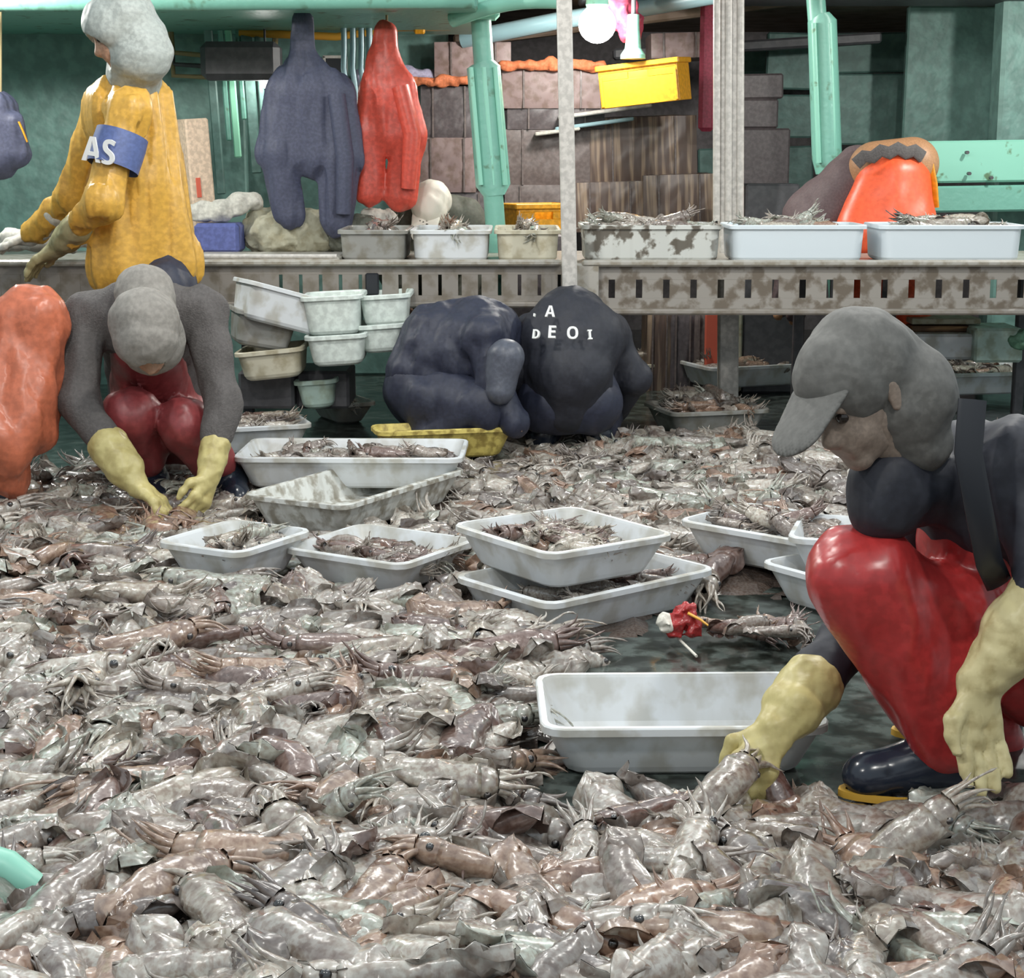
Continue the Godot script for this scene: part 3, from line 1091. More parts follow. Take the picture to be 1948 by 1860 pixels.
# J: head, face, up, neck, hip, s0/s1 shoulders, e0/e1 elbows, w0/w1 wrists, h0/h1 hip joints, k0/k1 knees, a0/a1 ankles, t0/t1 toes
# index 0 is the limb nearer to the image's left
func person(label: String, pos: Vector3, J: Dictionary, S: Dictionary, group := "") -> Node3D:
	var t := thing("person", label, "person", pos, 0.0, group)
	var o := func(k: String) -> Vector3: return J[k] - pos
	var bulk: float = S.get("bulk", 1.0)
	var cell: float = S.get("cell", 0.013)
	var hip: Vector3 = o.call("hip")
	var chest: Vector3 = (o.call("s0") + o.call("s1")) * 0.5
	var across: Vector3 = (o.call("s1") - o.call("s0")).normalized()
	var up := (chest - hip).normalized()
	var fwd := across.cross(up).normalized()
	var low := hip.lerp(chest, 0.12)
	var belly := hip.lerp(chest, 0.5) - fwd * float(S.get("hunch", 0.0))
	var hc: Vector3 = o.call("head")
	var F: Vector3 = (J.face as Vector3).normalized()
	var U: Vector3 = (J.up as Vector3)
	U = (U - F * U.dot(F)).normalized()
	var R := F.cross(U)
	var nk: Vector3 = o.call("neck")
	# body: one continuous skin
	var st := begin()
	var bb := [bone(low, belly, 0.13, 0.13, fwd, 1.3), bone(belly, chest - up * 0.06, 0.13, 0.14, fwd, 1.35), bone(o.call("s0"), o.call("s1"), 0.05, 0.05), bone(chest, nk, 0.06, 0.052), bone(nk, hc - U * 0.05, 0.052, 0.055),
		bone(hc + U * 0.02, hc - U * 0.02, 0.07, 0.06), bone(o.call("h0"), o.call("h1"), 0.09, 0.09)]
	for i in ["0", "1"]:
		bb.append(bone(o.call("s" + i), o.call("e" + i), 0.045, 0.038))
		bb.append(bone(o.call("e" + i), o.call("w" + i), 0.038, 0.027))
		if J.has("k" + i):
			bb.append(bone(o.call("h" + i), o.call("k" + i), 0.075, 0.052))
			bb.append(bone(o.call("k" + i), o.call("a" + i), 0.05, 0.036))
	field(st, bb, 0.017, 0.03)
	if S.get("face", true):
		field(st, head_bones(hc, F, U), S.get("face_cell", 0.0045), 0.014)
	st.index()
	var body := put("body", st.commit(), S.get("skin", M.skin), t)
	if S.get("face", true):
		for s in [-1.0, 1.0]:
			var eb := begin()
			var prof := []
			for i in 9:
				var a := -PI / 2 + PI * i / 8.0
				prof.append(Vector2(cos(a) * 0.0125, sin(a) * 0.0125))
			lathe(eb, prof, 12, hc + U * 0.010 + F * 0.082 + R * s * 0.031)
			put("eye", eb.commit(), M.eye, body)
	# jacket
	var jb := [bone(low - up * 0.02, belly, 0.155 * bulk, 0.16 * bulk, fwd, 1.25), bone(belly, chest - up * 0.05, 0.16 * bulk, 0.165 * bulk, fwd, 1.28), bone(o.call("s0"), o.call("s1"), 0.075 * bulk, 0.075 * bulk), bone(chest, nk - (nk - chest) * 0.2, 0.085, 0.072)]
	for i in ["0", "1"]:
		var cuff: float = S.get("cuff" + i, 0.85)
		jb.append(bone(o.call("s" + i), o.call("e" + i), 0.068 * bulk, 0.058 * bulk))
		jb.append(bone(o.call("e" + i), (o.call("e" + i) as Vector3).lerp(o.call("w" + i), cuff), 0.060 * bulk, 0.05 * bulk))
	jb.append_array(S.get("jacket_extra", []))
	if S.has("jacket"):
		put("jacket", field_mesh(jb, cell, 0.035, S.get("fold", 0.012), 11.0, S.get("fold_dir", Vector3(1, 0.6, 1)), 3), S.jacket, t)
	# trousers or waders
	if J.has("k0") and S.has("pants"):
		var pb := [bone(low, hip, 0.165 * bulk, 0.15, fwd, 1.2), bone(o.call("h0"), o.call("h1"), 0.125, 0.125)]
		for i in ["0", "1"]:
			pb.append(bone(o.call("h" + i), o.call("k" + i), 0.108 * bulk, 0.085 * bulk))
			pb.append(bone(o.call("k" + i), (o.call("k" + i) as Vector3).lerp(o.call("a" + i), S.get("leg", 0.8)), 0.086 * bulk, 0.074 * bulk))
		if S.has("bib"):
			pb.append(bone(low + fwd * 0.03, chest - up * 0.12 + fwd * 0.06, 0.15 * bulk, 0.12, fwd, 1.25))
		pb.append_array(S.get("pants_extra", []))
		put("waders", field_mesh(pb, cell, 0.03, S.get("fold", 0.012), 8.0, Vector3(1, 0.5, 1), 8), S.pants, t)
		for i in ["0", "1"]:
			var bm := put("boot", field_mesh(boot_bones(o.call("k" + i), o.call("a" + i), o.call("t" + i)), 0.009, 0.02), M.boot, t)
			var f: Vector3 = o.call("t" + i) - o.call("a" + i)
			f.y = 0.0
			f = f.normalized()
			var sole := begin()
			var hl := Vector3((o.call("a" + i) as Vector3).x, (o.call("t" + i) as Vector3).y - 0.037, (o.call("a" + i) as Vector3).z) - f * 0.045
			var te: Vector3 = o.call("t" + i)
			te.y = hl.y
			for band in 2:
				var pts := []
				var sd := f.cross(Vector3.UP)
				var ln := hl.distance_to(te) + 0.01
				for q in 20:
					var a := TAU * q / 20.0
					var wx := cos(a) * 0.5
					pts.append(hl + f * (ln * (0.5 + wx)) + sd * sin(a) * 0.056 * (1.0 - 0.12 * cos(a * 2.0)))
				var rings := []
				for hh in [[0.0, 0.96], [0.0, 1.0], [0.013, 1.0], [0.013, 0.9]]:
					var ring := []
					var mid := hl + f * ln * 0.5
					for p in pts:
						ring.append(mid + (p - mid) * hh[1] + Vector3.UP * (hh[0] + (0.0 if band == 0 else 0.013)))
					rings.append(ring)
				if band == 0:
					loft(sole, rings)
			put("sole", sole.commit(), M.boot_line, bm)
	# gloves
	for i in ["0", "1"]:
		if not S.has("glove" + i):
			continue
		var g: Dictionary = S["glove" + i]
		put("glove", field_mesh(glove_bones(o.call("e" + i), o.call("w" + i), g.dir, g.palm, g.thumb, g.curl, g.get("cuff", 0.16), g.get("cuff_r", 0.056)), g.get("cell", 0.005), 0.011, g.get("fold", 0.004), 22.0, Vector3.ONE, 5), g.mat, t)
	# headgear
	var hat: String = S.get("hat", "")
	if hat != "":
		var hb := []
		if hat == "cap":
			hb = [bone(hc + U * 0.052 - F * 0.022, hc + U * 0.052 + F * 0.014, 0.100, 0.092, R, 1.06), bone(hc - U * 0.02 - F * 0.055, hc + U * 0.03 - F * 0.04, 0.072, 0.085),
				bone(hc - U * 0.06 - U * 0.16, hc - U * 0.16 + F * 0.2, 0.1, 0.1, Vector3.ZERO, 1.0, true)]
		elif hat == "hood":
			hb = [bone(hc + U * 0.045 - F * 0.03, hc + U * 0.04 + F * 0.02, 0.112, 0.104), bone(hc - U * 0.05 - F * 0.04, hc - U * 0.09 - F * 0.03, 0.105, 0.11), bone(hc - U * 0.08, nk, 0.09, 0.10),
				bone(hc - U * 0.02 + F * 0.13, hc - U * 0.04 + F * 0.13, 0.072, 0.066, Vector3.ZERO, 1.0, true)]
		hb.append_array(S.get("hat_extra", []))
		var hm := put("hat" if hat == "cap" else "hood", field_mesh(hb, 0.007, 0.02, 0.005, 14.0, Vector3.ONE, 9), S.hat_mat, t)
		if hat == "cap":
			put("visor", field_mesh([bone(hc + U * 0.055 + F * 0.085, hc + U * 0.03 + F * 0.15, 0.068, 0.060, U + F * 0.35, 4.5)], 0.005, 0.01), S.get("visor_mat", S.hat_mat), hm)
	return t

func strap(parent: Node, pts: Array, w: float, m: Material, called := "strap") -> void:
	var st := begin()
	var rr := []
	for p in pts:
		rr.append(w * 0.26)
	tube(st, pts, rr, 10, 4.0)
	put(called, st.commit(), m, parent)

func letters(called: String, s: String, size: float, depth: float, m: Material, parent: Node, xf: Transform3D, bold := false) -> void:
	var tm := TextMesh.new()
	var f := SystemFont.new()
	f.font_names = PackedStringArray(["Droid Sans"])
	f.font_weight = 700 if bold else 400
	tm.font = f
	tm.text = s
	tm.font_size = 64
	tm.pixel_size = size / 64.0
	tm.depth = depth
	put(called, tm, m, parent, xf)

func mid_spine(list: Array) -> Vector3:
	var s := Vector3.ZERO
	for p in list:
		s += p
	return s / list.size()

func make_people() -> void:
	# --- right: squatting in red waders beside the empty tray, facing the picture's left
	var P := at(1800, 1300, 3.15)
	P.y = 0.0
	var J := {
		"head": at(1640, 750, 2.98), "face": Vector3(-0.72, -0.5, 0.5), "up": Vector3(-0.32, 0.95, 0.1), "neck": at(1760, 925, 3.06),
		"hip": at(2010, 1225, 3.26), "s0": at(1790, 940, 3.28), "s1": at(1925, 880, 2.98),
		"e0": at(1668, 1150, 3.30), "w0": at(1476, 1385, 3.06), "e1": at(2010, 1120, 2.86), "w1": at(1862, 1300, 2.84),
		"h0": at(1990, 1255, 3.36), "h1": at(2005, 1265, 3.15), "k0": at(1690, 1090, 3.36), "k1": at(1640, 1102, 3.02),
		"a0": at(1890, 1430, 3.42), "a1": at(1830, 1405, 3.04), "t0": at(1700, 1478, 3.42), "t1": at(1606, 1452, 3.02)}
	J.t1.y = 0.07; J.t0.y = 0.05
	var S := {
		"jacket": M.black_cloth, "pants": M.red_oilskin, "bib": true, "hat": "cap", "hat_mat": M.charcoal, "skin": M.skin_dark, "cuff0": 0.8, "cuff1": 0.45, "hunch": 0.05, "leg": 0.94, "fold": 0.014, "cell": 0.011,
		"glove0": {"dir": (at(1405, 1510, 2.98) - at(1476, 1385, 3.06)), "palm": Vector3(0.2, -0.5, -0.8), "thumb": -1.0, "curl": [0.9, 1.0, 1.05, 1.1, 0.9], "mat": M.glove, "cuff": 0.125, "cuff_r": 0.062},
		"glove1": {"dir": (at(1868, 1500, 2.80) - at(1862, 1300, 2.84)), "palm": Vector3(0.35, 0.05, 0.9), "thumb": 1.0, "curl": [0.25, 0.22, 0.28, 0.35, 0.35], "mat": M.glove_pale, "cuff": 0.25, "cuff_r": 0.072},
	}
	var extra := []
	for q in [[1690, 925, 3.02, 0.078], [1668, 975, 3.0, 0.05]]:      # collar under the chin
		extra.append(bone(at(q[0], q[1], q[2]) - P, at(q[0] + 40, q[1] - 20, q[2] + 0.04) - P, q[3], q[3]))
	S.jacket_extra = extra
	# the wader leg hangs as a broad skirt from knee to boot
	S.pants_extra = [bone(J.k1 - P, J.a1 - P + Vector3(-0.02, 0.02, 0), 0.10, 0.085), bone(J.k1.lerp(J.h1, 0.5) - P, J.a1.lerp(J.k1, 0.4) + Vector3(0.08, 0, 0) - P, 0.10, 0.08)]
	# ear flaps of the hat, falling to the nape
	var hc: Vector3 = J.head - P
	S.hat_extra = [bone(hc + Vector3(0.07, -0.02, -0.02), hc + Vector3(0.11, -0.09, -0.03), 0.08, 0.06), bone(hc + Vector3(0.05, 0.02, -0.04), hc + Vector3(0.09, 0.0, -0.02), 0.095, 0.085)]
	var r := person("person in red waders and a dark cap squatting beside the empty white tray", P, J, S)
	strap(r, [at(1850, 760, 2.86) - P, at(1842, 860, 2.84) - P, at(1860, 960, 2.84) - P, at(1882, 1070, 2.86) - P, at(1900, 1110, 2.92) - P], 0.024, M.rubber_black)

	# --- left: crouching in dull red waders, both gloved hands in the heap
	P = at(290, 900, 5.7)
	P.y = 0.0
	J = {
		"head": at(280, 640, 5.45), "face": Vector3(0.12, -0.86, 0.48), "up": Vector3(0.0, 0.55, 0.83), "neck": at(275, 560, 5.62),
		"hip": at(300, 800, 6.15), "s0": at(165, 600, 5.72), "s1": at(385, 590, 5.72),
		"e0": at(150, 770, 5.55), "w0": at(262, 925, 5.42), "e1": at(425, 765, 5.6), "w1": at(398, 905, 5.46),
		"h0": at(245, 815, 6.1), "h1": at(355, 815, 6.1), "k0": at(250, 790, 5.66), "k1": at(355, 810, 5.66),
		"a0": at(290, 915, 5.85), "a1": at(440, 915, 5.82), "t0": at(305, 960, 5.66), "t1": at(455, 965, 5.66)}
	J.t0.y = 0.06; J.t1.y = 0.06
	S = {"jacket": M.dark_knit, "pants": M.dull_red, "bib": true, "hat": "hood", "hat_mat": M.grey_hood, "skin": M.skin, "cuff0": 0.62, "cuff1": 0.5, "hunch": 0.08, "leg": 0.6, "cell": 0.014, "face_cell": 0.006, "bulk": 1.05,
		"glove0": {"dir": at(345, 985, 5.36) - at(262, 925, 5.42), "palm": Vector3(0.2, -0.9, 0.2), "thumb": 1.0, "curl": [0.7, 0.75, 0.8, 0.85, 0.6], "mat": M.glove, "cuff": 0.17, "cuff_r": 0.068, "cell": 0.006},
		"glove1": {"dir": at(368, 985, 5.38) - at(398, 905, 5.46), "palm": Vector3(-0.3, -0.7, 0.4), "thumb": -1.0, "curl": [0.7, 0.75, 0.8, 0.85, 0.6], "mat": M.glove, "cuff": 0.11, "cuff_r": 0.05, "cell": 0.006}}
	person("person in a grey hood crouching with both yellow-gloved hands in the squid", P, J, S)

	# --- left edge: stooping in orange oilskin trousers
	P = at(0, 990, 5.55)
	P.y = 0.0
	J = {
		"head": at(-330, 700, 5.4), "face": Vector3(-0.6, -0.7, 0.4), "up": Vector3(-0.7, 0.6, 0.3), "neck": at(-260, 640, 5.5),
		"hip": at(20, 665, 5.7), "s0": at(-215, 650, 5.62), "s1": at(-190, 610, 5.32),
		"e0": at(-260, 790, 5.6), "w0": at(-270, 900, 5.5), "e1": at(-240, 780, 5.25), "w1": at(-250, 900, 5.2),
		"h0": at(10, 690, 5.78), "h1": at(35, 690, 5.56), "k0": at(-60, 845, 5.75), "k1": at(8, 832, 5.42),
		"a0": at(-20, 965, 5.85), "a1": at(6, 955, 5.5), "t0": at(-120, 985, 5.8), "t1": at(-80, 985, 5.45)}
	J.t0.y = 0.05; J.t1.y = 0.05
	S = {"jacket": M.dull_red, "pants": M.orange_oilskin, "hat": "hood", "hat_mat": M.dark_knit, "hunch": 0.04, "leg": 0.62, "cell": 0.014, "face": false, "fold": 0.028, "bulk": 1.05,
		"glove0": {"dir": Vector3(0, -1, 0.2), "palm": Vector3(0, 0, 1), "thumb": 1.0, "curl": [0.5, 0.5, 0.5, 0.5, 0.4], "mat": M.glove, "cell": 0.007},
		"glove1": {"dir": Vector3(0, -1, 0.2), "palm": Vector3(0, 0, 1), "thumb": 1.0, "curl": [0.5, 0.5, 0.5, 0.5, 0.4], "mat": M.glove, "cell": 0.007},
		"pants_extra": [bone(at(55, 620, 5.6) - P, at(40, 800, 5.5) - P, 0.13, 0.12)]}
	person("person stooping at the left edge in creased orange oilskin trousers", P, J, S)

	# --- standing in a yellow oilskin coat at the sorting table
	P = at(250, 940, 6.35)
	P.y = 0.0
	J = {
		"head": at(232, 62, 6.2), "face": Vector3(-0.85, -0.42, 0.25), "up": Vector3(-0.2, 0.96, 0.0), "neck": at(255, 150, 6.3),
		"hip": at(290, 500, 6.4), "s0": at(200, 200, 6.52), "s1": at(248, 205, 6.14),
		"e0": at(140, 370, 6.62), "w0": at(60, 450, 6.75), "e1": at(195, 385, 6.05), "w1": at(110, 470, 6.28),
		"h0": at(265, 545, 6.5), "h1": at(310, 545, 6.3), "k0": at(255, 740, 6.5), "k1": at(300, 740, 6.3),
		"a0": at(270, 905, 6.55), "a1": at(310, 905, 6.35), "t0": at(210, 930, 6.5), "t1": at(250, 945, 6.25)}
	J.t0.y = 0.05; J.t1.y = 0.05; J.a0.y = 0.12; J.a1.y = 0.12
	S = {"jacket": M.yellow_oilskin, "pants": M.navy_cloth, "hat": "hood", "hat_mat": M.pale_hood, "skin": M.skin, "cuff0": 0.9, "cuff1": 0.7, "leg": 0.75, "cell": 0.013, "face_cell": 0.006, "fold": 0.022, "fold_dir": Vector3(1.2, 0.12, 1.2), "hunch": 0.03,
		"glove0": {"dir": Vector3(-1, -0.25, -0.1), "palm": Vector3(0, -1, 0), "thumb": 1.0, "curl": [0.5, 0.5, 0.5, 0.5, 0.4], "mat": M.white_cloth, "cell": 0.006},
		"glove1": {"dir": Vector3(-0.8, -0.5, -0.2), "palm": Vector3(0, -1, 0), "thumb": -1.0, "curl": [0.5, 0.5, 0.5, 0.5, 0.4], "mat": M.glove_drab, "cell": 0.006},
		"jacket_extra": [bone(at(265, 200, 6.34) - P, at(318, 500, 6.36) - P, 0.10, 0.125), bone(at(290, 180, 6.36) - P, at(348, 510, 6.42) - P, 0.055, 0.06), bone(at(240, 300, 6.3) - P, at(235, 505, 6.3) - P, 0.11, 0.13)]}
	var y := person("person in a yellow oilskin coat with a blue sleeve band at the table", P, J, S)
	# blue band with white letters round the upper arm
	var a0 := at(203, 285, 5.955) - P
	var bdir: Vector3 = (J.e1 - J.s1).normalized()
	var mid: Vector3 = J.s1.lerp(J.e1, 0.46) - P
	var st := begin()
	tube(st, [mid - bdir * 0.062, mid - bdir * 0.02, mid + bdir * 0.02, mid + bdir * 0.062], [0.092, 0.094, 0.093, 0.091], 22, 1.0, false)
	put("sleeve_band", st.commit(), M.blue_band, y)
	a0 = mid + Vector3(-0.042, 0.0, 0.092)
	letters("letter", "AS", 0.115, 0.006, M.white_print, y, Transform3D(Basis(Vector3.UP, -0.35) * Basis(Vector3.BACK, -0.14), a0), true)

	# --- two dark crouchers under the table edge, backs to the picture
	P = at(850, 850, 6.75)
	P.y = 0.0
	J = {
		"head": at(950, 690, 6.8), "face": Vector3(0.4, -0.9, -0.1), "up": Vector3(0.85, 0.4, 0.1), "neck": at(935, 660, 6.75),
		"hip": at(815, 745, 6.75), "s0": at(895, 615, 6.85), "s1": at(925, 640, 6.55),
		"e0": at(955, 740, 6.85), "w0": at(1000, 810, 6.8), "e1": at(940, 745, 6.5), "w1": at(985, 815, 6.45),
		"h0": at(820, 750, 6.85), "h1": at(815, 760, 6.62), "k0": at(935, 770, 6.9), "k1": at(920, 775, 6.5),
		"a0": at(855, 815, 6.9), "a1": at(800, 812, 6.58), "t0": at(920, 835, 6.9), "t1": at(870, 830, 6.56)}
	J.t0.y = 0.05; J.t1.y = 0.05; J.a0.y = 0.11; J.a1.y = 0.11
	S = {"jacket": M.navy_cloth, "pants": M.navy_cloth, "hat": "hood", "hat_mat": M.navy_cloth, "skin": M.skin, "face": false, "hunch": -0.03, "leg": 0.8, "cell": 0.015, "fold": 0.016, "bulk": 1.12,
		"jacket_extra": [bone(at(845, 660, 6.72) - P, at(915, 650, 6.72) - P, 0.16, 0.17), bone(at(800, 715, 6.7) - P, at(835, 650, 6.75) - P, 0.14, 0.16)],
		"pants_extra": [bone(at(790, 740, 6.68) - P, at(905, 765, 6.6) - P, 0.13, 0.12)]}
	var na := person("person in a navy jacket crouching with a rounded back left of the lettered jacket", P, J, S)
	put("sleeve_guard", field_mesh([bone(at(962, 680, 6.44) - P, at(950, 742, 6.42) - P, 0.072, 0.055)], 0.009, 0.03, 0.006, 8.0), M.wet_grey, na)

	P = at(1085, 850, 6.75)
	P.y = 0.0
	J = {
		"head": at(1085, 640, 7.02), "face": Vector3(0.0, -0.8, -0.6), "up": Vector3(0.0, 0.6, -0.8), "neck": at(1088, 605, 6.92),
		"hip": at(1082, 745, 6.72), "s0": at(1010, 640, 6.82), "s1": at(1160, 640, 6.82),
		"e0": at(958, 715, 6.72), "w0": at(1000, 790, 6.95), "e1": at(1205, 715, 6.82), "w1": at(1160, 800, 7.0),
		"h0": at(1045, 765, 6.72), "h1": at(1120, 765, 6.72), "k0": at(1030, 760, 7.05), "k1": at(1150, 760, 7.05),
		"a0": at(1032, 825, 6.78), "a1": at(1138, 825, 6.78), "t0": at(1028, 838, 6.95), "t1": at(1142, 838, 6.95)}
	J.t0.y = 0.05; J.t1.y = 0.05; J.a0.y = 0.11; J.a1.y = 0.11
	S = {"jacket": M.black_cloth, "pants": M.navy_cloth, "hat": "hood", "hat_mat": M.black_cloth, "skin": M.skin, "face": false, "hunch": 0.07, "leg": 0.8, "cell": 0.014, "fold": 0.010, "bulk": 1.12,
		"jacket_extra": [bone(at(1055, 645, 6.74) - P, at(1120, 645, 6.74) - P, 0.145, 0.145), bone(at(1085, 620, 6.78) - P, at(1085, 705, 6.68) - P, 0.16, 0.17)]}
	var b := person("person squatting in a black jacket with white letters on the back", P, J, S)
	var spots := [["A", 1047, 593, 0.048, 6.56], ["E", 1050, 632, 0.054, 6.52], ["O", 1089, 634, 0.054, 6.515], ["D", 1020, 636, 0.04, 6.53], ["I", 1122, 637, 0.042, 6.53], ["'", 1016, 605, 0.036, 6.57]]
	for s in spots:
		var p := at(s[1], s[2], s[4]) - P
		letters("letter", s[0], s[3] * 1.25, 0.012, M.white_print, b, Transform3D(Basis(Vector3.UP, (float(s[1]) - 1085.0) * 0.006) * Basis(Vector3.RIGHT, -0.35), p), true)

	# --- behind the table: someone in a white cap, and a stooping worker in orange waders
	P = at(825, 700, 8.35)
	P.y = 0.0
	J = {
		"head": at(820, 402, 8.2), "face": Vector3(-0.2, -0.7, 0.6), "up": Vector3(0, 0.8, 0.6), "neck": at(828, 412, 8.35),
		"hip": at(860, 560, 8.6), "s0": at(765, 420, 8.4), "s1": at(885, 420, 8.4),
		"e0": at(745, 520, 8.3), "w0": at(780, 590, 8.1), "e1": at(900, 520, 8.3), "w1": at(870, 590, 8.1),
		"h0": at(830, 570, 8.6), "h1": at(890, 570, 8.6)}
	S = {"jacket": M.olive, "hat": "cap", "hat_mat": M.white_cap, "visor_mat": M.white_cap, "skin": M.skin, "hunch": 0.05, "cell": 0.016, "face": false, "bulk": 1.1, "jacket_extra": [bone(at(775, 420, 8.35) - P, at(880, 418, 8.4) - P, 0.10, 0.11), bone(at(820, 410, 8.38) - P, at(830, 520, 8.4) - P, 0.13, 0.17)]}
	person("person in an olive jacket and a white cap bending down behind the table trays", P, J, S)

	P = at(1690, 700, 8.2)
	P.y = 0.0
	J = {
		"head": at(1490, 470, 8.4), "face": Vector3(-0.5, -0.8, -0.2), "up": Vector3(-0.7, 0.5, 0), "neck": at(1530, 430, 8.4),
		"hip": at(1690, 360, 8.2), "s0": at(1545, 400, 8.6), "s1": at(1570, 415, 8.2),
		"e0": at(1500, 500, 8.6), "w0": at(1480, 600, 8.5), "e1": at(1530, 520, 8.15), "w1": at(1510, 610, 8.1),
		"h0": at(1660, 385, 8.25), "h1": at(1725, 380, 8.2), "k0": at(1640, 560, 8.15), "k1": at(1735, 560, 8.15),
		"a0": at(1660, 735, 8.3), "a1": at(1750, 735, 8.3), "t0": at(1620, 760, 8.2), "t1": at(1710, 760, 8.2)}
	J.t0.y = 0.05; J.t1.y = 0.05; J.a0.y = 0.12; J.a1.y = 0.12
	S = {"jacket": M.brown_shirt, "pants": M.orange_bright, "hat": "cap", "hat_mat": M.hair, "skin": M.tan_skin, "face": false, "hunch": -0.08, "cell": 0.015, "leg": 0.75, "bulk": 1.0, "fold": 0.010}
	var o := person("person stooping in bright orange waders with a bare lower back behind the trays", P, J, S)
	put("shirt_back", field_mesh([bone(at(1632, 318, 8.25) - P, at(1535, 410, 8.3) - P, 0.105, 0.12), bone(at(1620, 350, 8.2) - P, at(1560, 430, 8.2) - P, 0.10, 0.12)], 0.013, 0.04, 0.01, 7.0), M.brown_shirt, o)
	# bare lower back, gathered dark waistband with elastic frills, yellow side strap
	put("lower_back", field_mesh([bone(at(1665, 320, 8.14) - P, at(1735, 312, 8.14) - P, 0.125, 0.125)], 0.014, 0.02), M.tan_skin, o)
	put("waist", field_mesh([bone(at(1668, 345, 8.08) - P, at(1640, 440, 8.0) - P, 0.10, 0.125), bone(at(1728, 338, 8.08) - P, at(1732, 440, 8.0) - P, 0.10, 0.125), bone(at(1698, 338, 8.04) - P, at(1690, 440, 7.98) - P, 0.11, 0.13)], 0.013, 0.05, 0.006, 5.0), M.orange_bright, o)
	var wb := []
	for i in 9:
		var u := i / 8.0
		wb.append(at(1628 + 128 * u, 308 - 22 * sin(PI * u * 0.8) + (4.0 if i % 2 == 0 else -4.0), 8.0 - 0.035 * sin(PI * u)) - P)
	strap(o, wb, 0.030, M.dark_knit, "waistband")
	strap(o, [at(1752, 275, 8.1) - P, at(1768, 310, 8.06) - P, at(1776, 350, 8.04) - P, at(1779, 395, 8.04) - P], 0.022, M.yellow_plastic, "side_strap")

